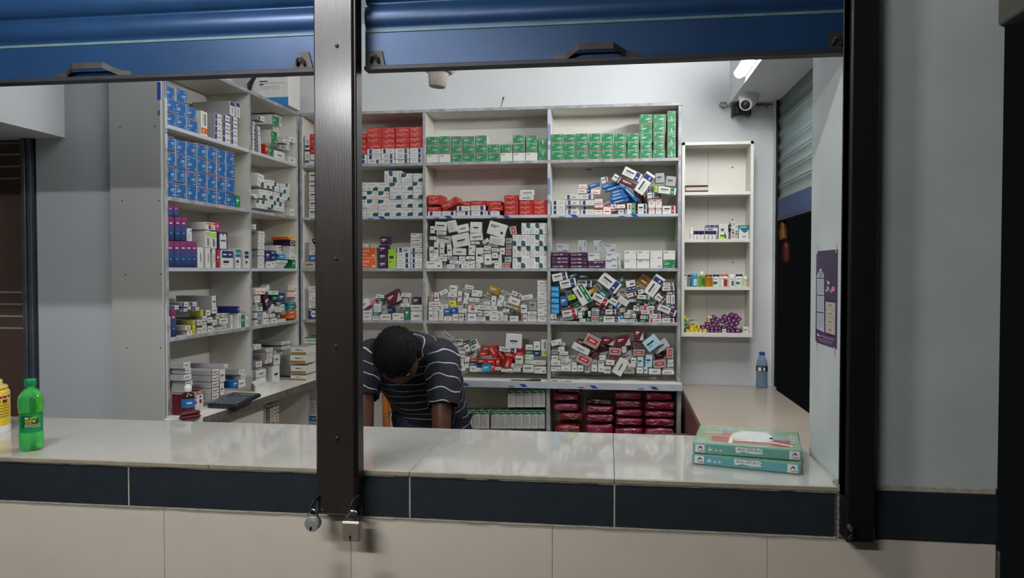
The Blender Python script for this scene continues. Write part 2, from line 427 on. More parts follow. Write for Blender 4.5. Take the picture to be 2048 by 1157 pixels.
def padlock_square():
    c = onY(704, 1061, 1.765); t = thing('padlock', 'large square steel padlock hanging right at foot of brown post', 'padlock', (c.x, c.y, c.z - 0.025))
    st = mat('brushed_steel_lock', (150, 140, 124), 0.36, 0.4, 0.08, 40)
    mb = MB(); mb.box((c.x - 0.0225, c.y - 0.011, c.z - 0.0255), (c.x + 0.0225, c.y + 0.013, c.z + 0.0225), st, 0.0025)
    mb.box((c.x - 0.0215, c.y - 0.0105, c.z + 0.0225), (c.x + 0.0215, c.y + 0.0125, c.z + 0.0245), chrome, 0.001); mb.build('lock_body', t)
    mb = MB(); mb.lathe([(0.003, 0), (0.003, 0.001)], black, M=Matrix.Translation((c.x - 0.001, c.y - 0.011, c.z - 0.013)) @ Matrix.Rotation(math.pi / 2, 4, 'X'), seg=12)
    mb.box((c.x - 0.0025, c.y - 0.0121, c.z - 0.022), (c.x + 0.0005, c.y - 0.011, c.z - 0.013), black); mb.build('keyhole', t)
    mb = MB(); pts = [c + Vector((x, 0, z)) for x, z in ((-0.012, 0.02), (-0.012, 0.036), (-0.008, 0.045), (0, 0.048), (0.008, 0.045), (0.0125, 0.036), (0.0125, 0.02))]
    mb.tube(pts, 0.0045, chrome, 10); mb.build('shackle', t)
padlock_square()
for k, (px, lab) in enumerate(((628, 'left'), (706, 'right'))):
    p = onY(px, 1010, 1.79); mb = MB()
    mb.tube([(p.x + 0.012, 1.799, p.z + 0.020), (p.x + 0.004, 1.783, p.z + 0.014), (p.x - 0.001, 1.775, p.z - 0.004), (p.x, 1.774, p.z - 0.016), (p.x + 0.006, 1.785, p.z - 0.02)], [0.003, 0.004, 0.004, 0.004, 0.003], iron)
    mb.build('hasp', post)

# ------------------------------------------------------------------ carton kinds
K = {}
def bars(x0, x1, zs, h, col): return [('r', x0, z, x1 if i % 2 == 0 else x0 + (x1 - x0) * 0.7, z + h, col) for i, z in enumerate(zs)]
def kind(code, front, side, top, desc, dec, d=None, edge=None): K[code] = dict(front=front, side=side, top=top, desc=desc, dec=dec, d=d, edge=edge or side)
def qtab(x0, z0, x1, z1, r):   # panel with its top-left corner rounded
    pts = [(x1, z0), (x1, z1)]
    for k in range(7):
        a = math.pi / 2 + k / 6 * math.pi / 2
        pts.append((x0 + (x1 - x0) * r + (x1 - x0) * r * math.cos(a), z1 - (z1 - z0) * r + (z1 - z0) * r * math.sin(a)))
    pts.append((x0, z0)); return pts
kind('B', 'blue', 'white', 'white', 'blue box with white print', [('r', 0.0, 0.0, 1, 0.035, 'magenta'), ('r', 0.09, 0.8, 0.3, 0.85, 'white'), ('t', 'Tritans', 0.09, 0.45, 0.52, 0.68, 'white'), ('r', 0.09, 0.40, 0.38, 0.45, 'white'), ('r', 0.09, 0.16, 0.3, 0.2, 'white'), ('e', 0.86, 0.3, .035, .045, 'white'), ('r', .83, .13, .9, .2, 'white')], 0.12)
kind('G', 'green', 'white', 'white', 'green box with white print', [('r', 0.0, 0.97, 1, 1.0, 'red'), ('r', 0.09, 0.82, 0.3, 0.86, 'white'), ('t', 'Tritans', 0.09, 0.48, 0.55, 0.7, 'white'), ('r', 0.09, 0.41, 0.38, 0.47, 'white'), ('r', 0.09, 0.12, 0.3, 0.16, 'white'), ('e', 0.84, 0.3, .035, .045, 'white'), ('r', .8, .1, .87, .18, 'white')], 0.12)
kind('GW', 'white', 'white', 'green', 'white box with grey print', [('r', .1, .8, .42, .87, 'ink'), ('r', .1, .7, .3, .74, 'grey'), ('e', .83, .8, .05, .06, 'grey')], 0.12)
kind('R', 'red', 'red', 'red', 'red box with white lettering', [('t', 'Provex', .12, .42, .55, .75, 'white'), ('t', '10', .6, .45, .72, .68, 'white'), ('r', .5, .84, .75, .89, 'rose'), ('r', .4, .2, .5, .26, 'rose'), ('r', 0, 0, 1, .03, 'pink')], 0.15)
kind('P', 'white', 'white', 'white', 'white navy-ended box lettered PPI', [('r', .66, .05, .86, .95, 'navy'), ('t', 'PPI', .24, .22, .52, .78, 'ink'), ('r', .7, .5, .82, .58, 'paleblue')], 0.14)
kind('Q', 'white', 'white', 'white', 'white navy-ended box, fine print', [('r', .66, .05, .86, .95, 'navy'), ('r', .14, .52, .5, .62, 'grey'), ('r', .18, .36, .46, .42, 'grey'), ('r', .3, .7, .55, .75, 'silver')], 0.14)
kind('T', 'white', 'white', 'white', 'white box with teal tab', [('p', qtab(.54, 0, 1, .44, .55), 'dteal'), ('r', .66, .14, .86, .26, 'teal'), ('r', .1, .72, .72, .8, 'grey'), ('r', .1, .3, .26, .35, 'ink'), ('r', .1, .18, .34, .22, 'grey')], 0.12)
kind('Wa', 'white', 'white', 'white', 'white box with centred print', [('r', .26, .42, .74, .56, 'ink'), ('r', .36, .28, .64, .33, 'grey')])
kind('Wb', 'white', 'white', 'white', 'white box with side print', bars(.1, .55, [.72, .6], .07, 'ink') + [('r', .74, .2, .88, .42, 'ink')])
kind('Wc', 'white', 'white', 'white', 'white box with one bold line', [('r', .12, .5, .8, .66, 'ink'), ('r', .12, .3, .5, .35, 'grey'), ('r', .12, .2, .6, .24, 'grey')])
kind('Wd', 'white', 'white', 'white', 'white box with fine print', bars(.12, .86, [.78, .66, .54, .42, .3, .18], .04, 'grey'))
kind('We', 'white', 'white', 'white', 'white box with small red mark', [('r', .2, .42, .7, .58, 'ink'), ('r', .78, .38, .9, .66, 'crimson'), ('r', .2, .26, .5, .3, 'grey')])
kind('Wr', 'rose', 'rose', 'rose', 'pale pink box, dark print', [('r', .2, .3, .85, .44, 'maroon'), ('r', .3, .72, .36, .84, 'maroon')])
for c in ('navy', 'crimson', 'green', 'teal', 'purple', 'magenta', 'maroon', 'blue', 'lime', 'sky', 'gold', 'black', 'orange', 'red', 'olive', 'dgreen'):
    cn = dict(dgreen='dark green').get(c, c)
    kind('N' + c, 'white', 'white', 'white', 'white box with %s end' % cn, [('r', .68, 0, .92, 1, c), ('r', .735, .3, .86, .42, 'white'), ('r', .1, .55, .58, .72, 'ink'), ('r', .1, .38, .45, .44, 'grey'), ('r', .1, .24, .52, .29, 'grey')])
    kind('H' + c, 'white', 'white', 'white', 'white box with %s top half' % cn, [('r', 0, .56, 1, .98, c), ('r', .1, .72, .4, .8, 'white'), ('r', .6, .72, .85, .8, 'white'), ('r', .12, .26, .6, .4, 'ink'), ('r', .12, .14, .5, .18, 'grey')])
for c in ('navy', 'blue', 'teal', 'dteal', 'green', 'dgreen', 'maroon', 'red', 'crimson', 'magenta', 'pink', 'plum', 'purple', 'violet', 'orange', 'yellow', 'lime', 'cyan', 'grey', 'sky', 'gold', 'pale', 'paleblue', 'black', 'tan', 'olive', 'white'):
    kind('S' + c, c, c, c, '%s box with white print' % dict(dteal='dark teal', dgreen='dark green', pale='pale green', violet='dark purple', paleblue='pale blue', plum='purple-red', gold='gold-brown').get(c, c), [('r', .14, .5, .7, .68, 'white'), ('r', .14, .32, .45, .38, 'white')] if c not in ('grey', 'tan', 'yellow', 'pale', 'paleblue', 'lime') else [('r', .14, .5, .7, .66, 'ink'), ('r', .14, .32, .45, .38, 'dgrey')])
kind('X', 'grey', 'maroon', 'maroon', 'grey box with red panel', [('r', .14, .28, .86, .74, 'red'), ('r', .3, .46, .7, .56, 'rose'), ('e', .93, .12, .045, .07, 'red'), ('e', .07, .9, .03, .05, 'white')], 0.06)
kind('M', 'maroon', 'maroon', 'maroon', 'maroon box with white corner', [('p', [(.55, 0), (1, 0), (1, .75)], 'silver'), ('r', .15, .62, .55, .72, 'rose'), ('r', .15, .5, .4, .55, 'rose')], 0.06)
kind('V', 'silver', 'silver', 'silver', 'silver box with green swirl', [('p', [(.45, .0), (.55, .16), (.7, .22), (.85, .16), (.98, .0), (.9, .0), (.8, .1), (.7, .13), (.6, .1), (.52, .0)], 'dteal'), ('r', .1, .66, .5, .78, 'dgrey'), ('r', .1, .52, .4, .57, 'grey')], 0.07)
kind('E', 'violet', 'violet', 'violet', 'long dark purple box', [('t', 'Bexitrol', .1, .34, .5, .66, 'white'), ('r', .1, .2, .38, .27, 'pink'), ('p', [(.5, .4), (.56, .75), (.62, .4), (.7, .6), (.66, .3), (.52, .3)], 'white'), ('r', .82, .3, .95, .36, 'pink')], 0.15)
kind('C', 'orange', 'cream', 'orange', 'orange box lettered white', [('t', 'Ceevit', .08, .55, .62, .85, 'white'), ('r', .18, .27, .5, .33, 'cream'), ('r', .8, .1, .93, .3, 'cream')], 0.10)
kind('J', 'cyan', 'cyan', 'cyan', 'bright blue box lettered white', [('t', 'Ginga', .06, .34, .88, .76, 'white'), ('r', .6, .16, .9, .23, 'paleblue')], 0.09)
kind('GT', 'white', 'white', 'dgreen', 'tall white box with green wave', [('p', [(0, .78), (.25, .74), (.5, .78), (.75, .82), (1, .76), (1, 1), (0, 1)], 'green'), ('r', .15, .86, .8, .9, 'pale')] + bars(.12, .85, [.66, .58, .5, .42, .34, .26, .18], .025, 'grey'), 0.07)
kind('K', 'GRAD', 'GRAD', 'magenta', 'tall magenta-to-blue box', [('r', .2, .72, .7, .77, 'rose'), ('r', .3, .3, .6, .33, 'paleblue')], 0.06)
kind('Z', 'gold', 'brown', 'gold', 'gold and brown striped box', [('r', 0, .28, 1, .42, 'brown'), ('r', 0, .62, 1, .76, 'brown'), ('r', .2, .46, .6, .56, 'cream')])
kind('A', 'purple', 'purple', 'purple', 'purple box with white arches', [('p', [(.12, .05)] + [(.31 + .19 * math.cos(math.pi - a * math.pi / 6), .72 + .22 * math.sin(math.pi - a * math.pi / 6)) for a in range(7)] + [(.5, .05)], 'white'), ('p', [(.5, .05)] + [(.69 + .19 * math.cos(math.pi - a * math.pi / 6), .72 + .22 * math.sin(math.pi - a * math.pi / 6)) for a in range(7)] + [(.88, .05)], 'white'), ('r', .24, .48, .8, .56, 'purple')])
kind('D', 'violet', 'violet', 'violet', 'dark box with white loop', [('e', .45, .5, .36, .4, 'white'), ('e', .43, .5, .24, .24, 'violet')])
kind('F', 'white', 'white', 'maroon', 'white box with crimson top', [('r', 0, .76, 1, 1, 'crimson'), ('r', .12, .84, .85, .92, 'rose'), ('r', .2, .5, .7, .58, 'ink'), ('r', .2, .36, .5, .4, 'grey')])
kind('FC', 'white', 'white', 'maroon', 'white box, crimson top and disc', [('r', 0, .84, 1, 1, 'crimson'), ('r', .15, .9, .8, .95, 'rose'), ('r', .34, .64, .7, .74, 'ink'), ('e', .5, .4, .22, .13, 'crimson'), ('r', .3, .1, .7, .13, 'grey')], 0.05)
kind('FR', 'red', 'maroon', 'cream', 'red box with cream top', [('r', 0, .68, 1, 1, 'cream'), ('r', .15, .76, .8, .84, 'ink'), ('r', .3, .4, .8, .45, 'rose'), ('r', .3, .3, .6, .34, 'rose')], 0.05)
kind('U', 'white', 'grey', 'white', 'white box with yellow-green mark', [('r', .5, .08, .85, .3, 'olive'), ('r', .12, .52, .8, .68, 'dgrey'), ('r', .12, .4, .6, .44, 'grey')], 0.15)
kind('UP', 'white', 'grey', 'white', 'white box with brown swirl', [('e', .45, .55, .2, .24, 'maroon'), ('e', .38, .55, .1, .12, 'white'), ('r', .5, .2, .7, .36, 'maroon')], 0.15)
kind('O', 'white', 'white', 'tan', 'white carton with gold band', [('r', 0, .02, 1, .36, 'gold'), ('r', .32, .62, .62, .74, 'ink'), ('r', .66, .62, .8, .68, 'ink')], 0.14)
kind('OR', 'cream', 'cream', 'grey', 'cream box with orange print', [('r', .1, .2, .9, .6, 'gold'), ('r', .2, .7, .7, .8, 'tan')], 0.1)
kind('I', 'white', 'grey', 'grey', 'long grey-sided white box', [('r', .15, .45, .75, .6, 'dgrey'), ('r', .15, .3, .55, .35, 'grey')], 0.18)
kind('IR', 'white', 'grey', 'grey', 'grey-sided box, crimson stripe', [('r', 0, 0, .12, 1, 'crimson'), ('r', .22, .42, .85, .58, 'ink'), ('r', .22, .28, .6, .32, 'grey')], 0.18)
kind('IV', 'white', 'grey', 'grey', 'grey-sided box, purple stripe', [('r', .84, 0, 1, 1, 'purple'), ('r', .2, .42, .7, .56, 'ink')], 0.18)
kind('IB', 'white', 'grey', 'grey', 'grey-sided box, navy stripe', [('r', .02, .05, .3, .95, 'navy'), ('r', .4, .4, .9, .52, 'ink'), ('r', .4, .58, .8, .62, 'grey')], 0.16)
kind('NO', 'white', 'grey', 'white', 'white box lettered No', [('t', 'No', .34, .36, .72, .72, 'ink'), ('r', .06, .4, .16, .85, 'grey'), ('r', .36, .16, .7, .2, 'grey'), ('r', .88, .72, .96, .9, 'ink')], 0.14)
kind('TT', 'white', 'teal', 'teal', 'white box with teal top', [('p', [(0, 1), (1, 1), (1, .72), (.85, .5), (.6, .44), (.4, .52), (.1, .75), (0, .82)], 'teal'), ('r', .1, .84, .8, .9, 'white'), ('r', .35, .26, .75, .3, 'pink'), ('r', .3, .12, .8, .17, 'ink')], 0.05)
kind('BT', 'white', 'white', 'white', 'white box picturing green bottle', [('r', .12, .02, .62, .5, 'lime'), ('r', .12, .18, .62, .26, 'dgreen'), ('r', .12, .3, .6, .5, 'cream'), ('r', .2, .52, .55, .7, 'dgrey'), ('r', .1, .72, .62, .93, 'white'), ('p', [(.62, .05), (.85, .05), (.7, .4), (.62, .5)], 'ink')], 0.05)
kind('BW', 'white', 'white', 'white', 'tall white box, black picture', [('r', .25, .08, .85, .42, 'ink'), ('e', .55, .22, .16, .12, 'cream'), ('e', .5, .52, .3, .05, 'ink'), ('r', .1, .76, .9, .8, 'grey'), ('r', .5, .84, .8, .9, 'ink')], 0.05)
kind('NC', 'navy', 'navy', 'navy', 'navy box with white disc', [('e', .62, .5, .34, .34, 'white'), ('r', .4, .45, .84, .58, 'red'), ('r', .1, .8, .4, .9, 'white')], 0.1)
kind('TG', 'white', 'pale', 'green', 'white and green box', [('r', 0, .8, 1, 1, 'green'), ('r', .1, .4, .9, .5, 'dgreen'), ('r', .1, .22, .6, .3, 'pale')], 0.12)

def grad_mat():
    m = mat('magenta_blue_print', (90, 30, 80), 0.4, var=0.0); nt = m.node_tree; b = nt.nodes['Principled BSDF']
    tc = nt.nodes.new('ShaderNodeTexCoord'); sx = nt.nodes.new('ShaderNodeSeparateXYZ'); rp = nt.nodes.new('ShaderNodeValToRGB')
    e = rp.color_ramp.elements; e[0].position = 0.0; e[1].position = 1.0
    e[0].color = lin((14, 34, 74)) + (1,); e[1].color = lin((150, 44, 104)) + (1,)
    k = e.new(0.45); k.color = lin((34, 70, 118)) + (1,); k = e.new(0.68); k.color = lin((86, 50, 100)) + (1,)
    nt.links.new(tc.outputs['Generated'], sx.inputs[0]); nt.links.new(sx.outputs['Z'], rp.inputs['Fac']); nt.links.new(rp.outputs['Color'], b.inputs['Base Color'])
    return m
GRAD = grad_mat()
def cm(c): return GRAD if c == 'GRAD' else pm(c)
_kmesh = {}
def carton_mesh(code, asp):
    """unit carton (x -.5..+.5, depth 0..1, z -.5..+.5) with its printed front; asp = (w, d, h) in metres for even chamfers"""
    key = code
    if key in _kmesh: return _kmesh[key]
    k = K[code]; mb = MB(); w, d, h = asp
    ch = tuple(min(0.08, 0.0011 / v) for v in (w, d, h))
    side, top, front = cm(k['side']), cm(k['top']), cm(k['front'])
    mb.box((-.5, 0, -.5), (.5, 1, .5), cm(k['edge']), ch, dict(front=front, back=front, left=side, right=side, top=top, bottom=top))
    lev = 0
    x0, x1, z0, z1 = -.5 + ch[0], .5 - ch[0], -.5 + ch[2], .5 - ch[2]
    X = lambda t: x0 + (x1 - x0) * t
    Zz = lambda t: z0 + (z1 - z0) * t
    for de in k['dec']:
        lev += 1; y = -0.00018 * lev / d
        m = cm(de[-1])
        if de[0] == 'r':
            a, b, c2, e2 = de[1:5]; mb.quad([(X(a), y, Zz(b)), (X(c2), y, Zz(b)), (X(c2), y, Zz(e2)), (X(a), y, Zz(e2))], m)
        elif de[0] == 'p': mb.quad([(X(a), y, Zz(b)) for a, b in de[1]], m)
        elif de[0] == 'e':
            cx, cz, rx, rz = de[1:5]; mb.quad([(X(cx + rx * math.cos(a)), y, Zz(cz + rz * math.sin(a))) for a in [q * math.pi / 8 for q in range(16)]], m)
        elif de[0] == 't':
            s_, a, b, c2, e2 = de[1:6]; mb.text(s_, (X(a), y, Zz(b)), (X(c2) - X(a), 0, 0), (0, 0, Zz(e2) - Zz(b)), m)
    # tuck-flap line on the right end and a print line on the top
    yy = 0.5 + 0.0004 / w
    mb.quad([(yy, .1, .34), (yy, .9, .34), (yy, .9, .36), (yy, .1, .36)], pm('grey') if k['side'] in ('white', 'grey', 'cream', 'rose') else side)
    o = mb.build('medicine_box'); me = o.data; bpy.data.objects.remove(o)
    _kmesh[key] = me
    return me

# ------------------------------------------------------------------ shelf frames and cells
class Frame:
    def __init__(s, o, u):
        s.o = Vector(o); s.u = Vector(u).normalized(); s.into = Vector((0, 0, 1)).cross(s.u)   # into the shelf
    def hit(s, px, py, e):
        d = ray(px, py); o = s.o + s.into * e
        t = (o - CAMP).dot(s.into) / d.dot(s.into); p = CAMP + d * t
        return (p - s.o).dot(s.u), p.z
    def pt(s, a, e, z): return Vector((s.o.x, s.o.y, 0)) + s.u * a + s.into * e + Vector((0, 0, z))
FB = Frame((0, 4.0, 0), (1, 0, 0))
LA, LB = Vector((-1.785, 2.804, 0)), Vector((-1.73, 4.0, 0))
FL = Frame(LA, LB - LA)
def kind_name(c):
    if c in ('Wa', 'Wb', 'Wc'): return 'white_medicine_box'
    if c in ('Wd', 'We', 'Wr', 'GW'): return 'printed_medicine_box'
    if c[0] == 'N' and c not in ('NO', 'NC'): return 'banded_medicine_box'
    if c[0] == 'H': return 'two_tone_box'
    if c[0] == 'I' or c in ('U', 'UP', 'NO'): return 'long_medicine_box'
    if c[0] == 'S': return 'coloured_medicine_box'
    return dict(B='blue_medicine_box', G='green_medicine_box', R='red_medicine_box', P='capsule_box', Q='capsule_box', T='tabbed_medicine_box', X='grey_medicine_box', M='maroon_medicine_box', V='silver_medicine_box', E='purple_medicine_box', C='vitamin_box', J='bright_blue_box', GT='syrup_box', K='gradient_box', O='banded_carton', OR='cream_medicine_box', F='crimson_top_box', FC='crimson_top_box', FR='red_cream_box').get(c, 'medicine_box')
ORD = 'first second third fourth fifth sixth seventh eighth ninth tenth eleventh twelfth thirteenth fourteenth fifteenth sixteenth seventeenth eighteenth nineteenth twentieth'.split()
ALL = []
HEAPS = {'rear-left fourth shelf', 'rear-middle third shelf', 'rear-middle fourth shelf', 'rear-middle fifth shelf', 'rear-right second shelf', 'rear-right fourth shelf', 'rear-right fifth shelf', 'side-wall corner fourth shelf'}
def sat(A, B):
    for (c, ax, hx, hz), (c2, ax2, hx2, hz2) in ((A, B), (B, A)):
        for q in (ax, (-ax[1], ax[0])):
            dist = abs((c2[0] - c[0]) * q[0] + (c2[1] - c[1]) * q[1])
            own = hx if q is ax else hz
            o2 = hx2 * abs(ax2[0] * q[0] + ax2[1] * q[1]) + hz2 * abs(-ax2[1] * q[0] + ax2[0] * q[1])
            if dist >= own + o2 - 0.0012: return False
    return True
def cell(fr, name, bounds, crop, text, group, dmax=0.19, e0=0.006, dd=None, jit=0.008):
    """fill one shelf: bounds (s0, s1, z0, z1); crop (ox, oy, scale) of the enlarged photograph the numbers were read from"""
    s0, s1, z0, z1 = bounds; ox, oy, sc = crop
    placed = []; wi = 0; heap = name in HEAPS
    items = [it.split() for it in text.replace('\n', ';').split(';') if it.strip()]
    def low(it):
        a = math.radians(float(it[5])) if len(it) > 5 else 0
        return float(it[2]) + (float(it[3]) * abs(math.sin(a)) + float(it[4]) * abs(math.cos(a))) / 2
    if heap: items.sort(key=lambda it: -float(it[3]) * float(it[4]))
    else: items.sort(key=lambda it: -low(it))
    for it in items:
        code = it[0]; cx, cy, w, h = [float(v) for v in it[1:5]]; ang = float(it[5]) if len(it) > 5 else 0.0
        if code == 'W': code = ('Wa', 'Wb', 'Wc', 'Wd', 'Wa', 'We')[wi % 6]; wi += 1
        k = K[code]
        px, py, pw, ph = ox + cx / sc, oy + cy / sc, w / sc, h / sc
        done = False
        a = math.radians(ang)
        base_d = float(it[6]) if len(it) > 6 else (min(k['d'] or 0.04, 0.04) if heap else dd or k['d'] or 0.055)
        for lay in range(0, 12):
            for shr, dz in ((1.0, 0), (1.0, .003), (1.0, .006), (.96, 0), (1.0, .010), (.96, .005), (.96, .010), (.91, 0), (.96, .015), (.91, .008), (.91, .016), (.85, 0), (.88, .02)):
                if lay and dz: continue
                e = e0 + (rnd.uniform(0, jit) if lay == 0 else 0) + lay * 0.014
                d = min(base_d, dmax - e - 0.004)
                if d < 0.022: continue
                q = abs(math.sin(a)) > 0.7 and False
                c0 = fr.hit(px, py, e)
                sx = abs(fr.hit(px + 5, py, e)[0] - fr.hit(px - 5, py, e)[0]) / 10.0
                sz = abs(fr.hit(px, py + 5, e)[1] - fr.hit(px, py - 5, e)[1]) / 10.0
                ca, sa = abs(math.cos(a)), abs(math.sin(a))
                ww = pw * (sx * ca + sz * sa) * shr - 0.0008; hh = ph * (sz * ca + sx * sa) * shr - 0.0008
                ex = (ww * ca + hh * sa) / 2; ez = (ww * sa + hh * ca) / 2
                s, z = c0; z += dz
                straight = min(abs(((ang + 45) % 90) - 45), 90) < 9
                s = max(s0 + ex + 0.0015, min(s1 - ex - 0.0015, s))
                if z - ez < z0 + (0.010 if straight else 0.0): z = z0 + ez + 0.0005
                z = min(z, z1 - ez - 0.002)
                if z - ez < z0: z = z0 + ez + 0.0005
                R = ((s, z), (math.cos(a), -math.sin(a)), ww / 2, hh / 2)
                if any(e < e2 + d2 and e2 < e + d and sat(R, R2) for R2, e2, d2 in placed): continue
                done = True; break
            if done: break
        if not done: continue
        placed.append((R, e, d))
        o = bpy.data.objects.new(kind_name(code), carton_mesh(code, (max(ww, .02), max(d, .02), max(hh, .015)))); C.objects.link(o)
        xa = fr.u * math.cos(a) - Vector((0, 0, 1)) * math.sin(a); za = fr.u * math.sin(a) + Vector((0, 0, 1)) * math.cos(a); ya = fr.into
        M = Matrix(((xa.x, ya.x, za.x, 0), (xa.y, ya.y, za.y, 0), (xa.z, ya.z, za.z, 0), (0, 0, 0, 1)))
        M.translation = fr.pt(s, e, z)
        o.matrix_world = M @ Matrix.Diagonal((ww, d, hh, 1))
        an = ang % 360
        tl = '' if min(an, 360 - an) < 9 else ('upside-down ' if abs(an - 180) < 9 else ('upended ' if min(abs(an - 90), abs(an - 270)) < 12 else 'tilted '))
        ALL.append(dict(o=o, desc=k['desc'], tilt=tl, s=s, z=z, cell=name, group=group))
def finish_labels():
    by = {}
    NUM = 'two three four five six seven eight nine ten eleven twelve thirteen'.split()
    for b in ALL: by.setdefault((b['cell'], b['tilt'] + b['desc']), []).append(b)
    for (cn, de), L in by.items():
        L.sort(key=lambda b: -b['z'])
        rows = []
        for b in L:                      # layers by height
            if rows and rows[-1][0]['z'] - b['z'] < 0.022: rows[-1].append(b)
            else: rows.append([b])
        n = len(rows)
        for i, r in enumerate(rows):
            r.sort(key=lambda b: b['s'])
            rn = '' if n == 1 else (', top row' if i == 0 else ', bottom row' if i == n - 1 else ', row %s' % NUM[i - 1])
            for j, b in enumerate(r):
                od = '' if len(r) == 1 else ', %s from left' % ORD[j]
                b['o']['label'] = '%s%s%s, %s' % (de, od, rn, cn)
                b['o']['category'] = 'box'
                if len(L) > 1: b['o']['group'] = '%s on the %s' % (L[0]['desc'].split(',')[0].replace('box', 'boxes', 1), cn)

# ------------------------------------------------------------------ shelving units
LV = [2.383, 2.092, 1.797, 1.506, 1.216]     # board centre heights, top to fourth shelf
WT = 0.905                                  # worktop of the base cabinets
BX = [-1.722, -1.008, -0.316, 0.378]
TH = 0.016
def marks(mb, fr, s0, s1, zc, e, n):
    for k in range(n):
        s = s0 + (s1 - s0) * (k + 0.25) / n
        P = lambda a, z: fr.pt(a, e, z)
        mb.quad([P(s, zc - .008), P(s + .03, zc - .008), P(s + .012, zc + .008), P(s - .018, zc + .008)], tape_blue)
        mb.quad([P(s - .075, zc - .008), P(s - .045, zc - .008), P(s - .047, zc - .003), P(s - .077, zc - .003)], tape_blue)
def unit_box(mb, fr, s0, s1, e0, e1, z0, z1, m, c=0.0008):
    u, i = fr.u, fr.into; M = Matrix(((u.x, i.x, 0, fr.o.x), (u.y, i.y, 0, fr.o.y), (0, 0, 1, 0), (0, 0, 0, 1)))
    mb.box((s0, e0, z0), (s1, e1, z1), m, c, M=M)
def shelving(fr, bays, label, depth, tapes, vtape):
    c = fr.pt((bays[0] + bays[-1]) / 2, depth / 2, WT)
    t = thing('shelving_unit', label, 'shelves', c)
    mb = MB(); unit_box(mb, fr, bays[0], bays[-1], depth, depth + 0.012, WT + .0008, LV[0], lam); mb.build('back_panel', t)
    for k, s in enumerate(bays):
        mb = MB(); w = TH / 2; unit_box(mb, fr, s - w, s + w, 0.0012, depth, WT + .0008, LV[0] - 0.008, lam); unit_box(mb, fr, s - w, s + w, 0.0, 0.0012, WT + .0008, LV[0] - 0.008, lam_edge)
        mb.build('side_panel' if k in (0, len(bays) - 1) else 'divider', t)
    mb = MB(); unit_box(mb, fr, bays[0] - 0.012, bays[-1] + 0.012, -0.004, depth + 0.012, LV[0] - 0.008, LV[0] + 0.008, lam); unit_box(mb, fr, bays[0] - 0.012, bays[-1] + 0.012, -0.0055, -0.004, LV[0] - 0.008, LV[0] + 0.008, lam_edge); mb.build('top_board', t)
    for j, z in enumerate(LV[1:]):
        for a, b in zip(bays[:-1], bays[1:]):
            mb = MB(); unit_box(mb, fr, a + TH / 2, b - TH / 2, 0.0012, depth, z - 0.008, z + 0.008, lam)
            tp = j in tapes
            unit_box(mb, fr, a + TH / 2, b - TH / 2, -0.0002, 0.0012, z - 0.008, z + 0.008, tape if tp else lam_edge)
            sh = mb.build('shelf', t)
            if tp and fr is FB:
                m2 = MB(); marks(m2, fr, a + 0.05, b, z, -0.0006, 2); build_sub(m2, 'tape_mark', sh)
    for s, z0, z1 in vtape:
        mb = MB(); unit_box(mb, fr, s - 0.008, s + 0.008, -0.0012, -0.0002, z0, z1, tape)
        for dx in (-0.0045, 0.0045): unit_box(mb, fr, s + dx - 0.002, s + dx + 0.002, -0.0016, -0.0012, z1 - 0.17, z1 - 0.08, tape_blue, 0)
        P = fr.pt(s, -0.0015, z0 + 0.07); n = 16
        ring = [(0.0075 * math.cos(q * 2 * math.pi / n), 0.0115 * math.sin(q * 2 * math.pi / n)) for q in range(n)]
        vs = [P + fr.u * x + Vector((0, 0, zz)) for x, zz in ring] + [P + fr.u * x * .6 + Vector((0, 0, zz * .65)) for x, zz in ring]
        mb.add(vs, [(q, (q + 1) % n, n + (q + 1) % n, n + q) for q in range(n)], tape_blue)
        mb.build('edge_tape', t)
    return t
uB = shelving(FB, BX, 'white shelving unit along the rear wall, five shelves of medicine boxes', 0.2, {1}, [(-0.316, 2.10, 2.374), (-0.316, 1.806, 2.083)])
LS = [0.008, 0.662, 1.172]
uL = shelving(FL, LS, 'white shelving unit on the left wall, seen sideways', 0.225, {0, 2}, [(0.008, 2.0, 2.374)])
# end panel facing the counter, with screws
mb = MB(); mb.box((-2.014, 2.782, WT - 0.9), (-1.789, 2.796, LV[0] + 0.25), mat('end_panel_laminate', (168, 170, 165), 0.5, 0, 0.02, 4), 0.001); ep = mb.build('end_panel', uL)
for px, py in ((240, 255), (310, 253), (244, 402), (318, 402), (251, 550), (321, 549), (254, 696), (321, 696)):
    p = onY(px, py, 2.782); mb = MB(); mb.lathe([(0.003, 0), (0.0026, 0.001), (0.0002, 0.0014)], iron, M=Matrix.Translation((p.x, 2.782, p.z)) @ Matrix.Rotation(math.pi / 2, 4, 'X'), seg=8); build_sub(mb, 'screw', ep)
mb = MB(); p = onY(325, 292, 2.79)
mb.box((-1.801, 2.7805, 2.19), (-1.7865, 2.7822, 2.26), tape_blue); mb.text('B', (-1.8005, 2.7805, 2.128), (0.012, 0, 0), (0, 0, 0.019), tape_blue); mb.build('edge_label', uL)

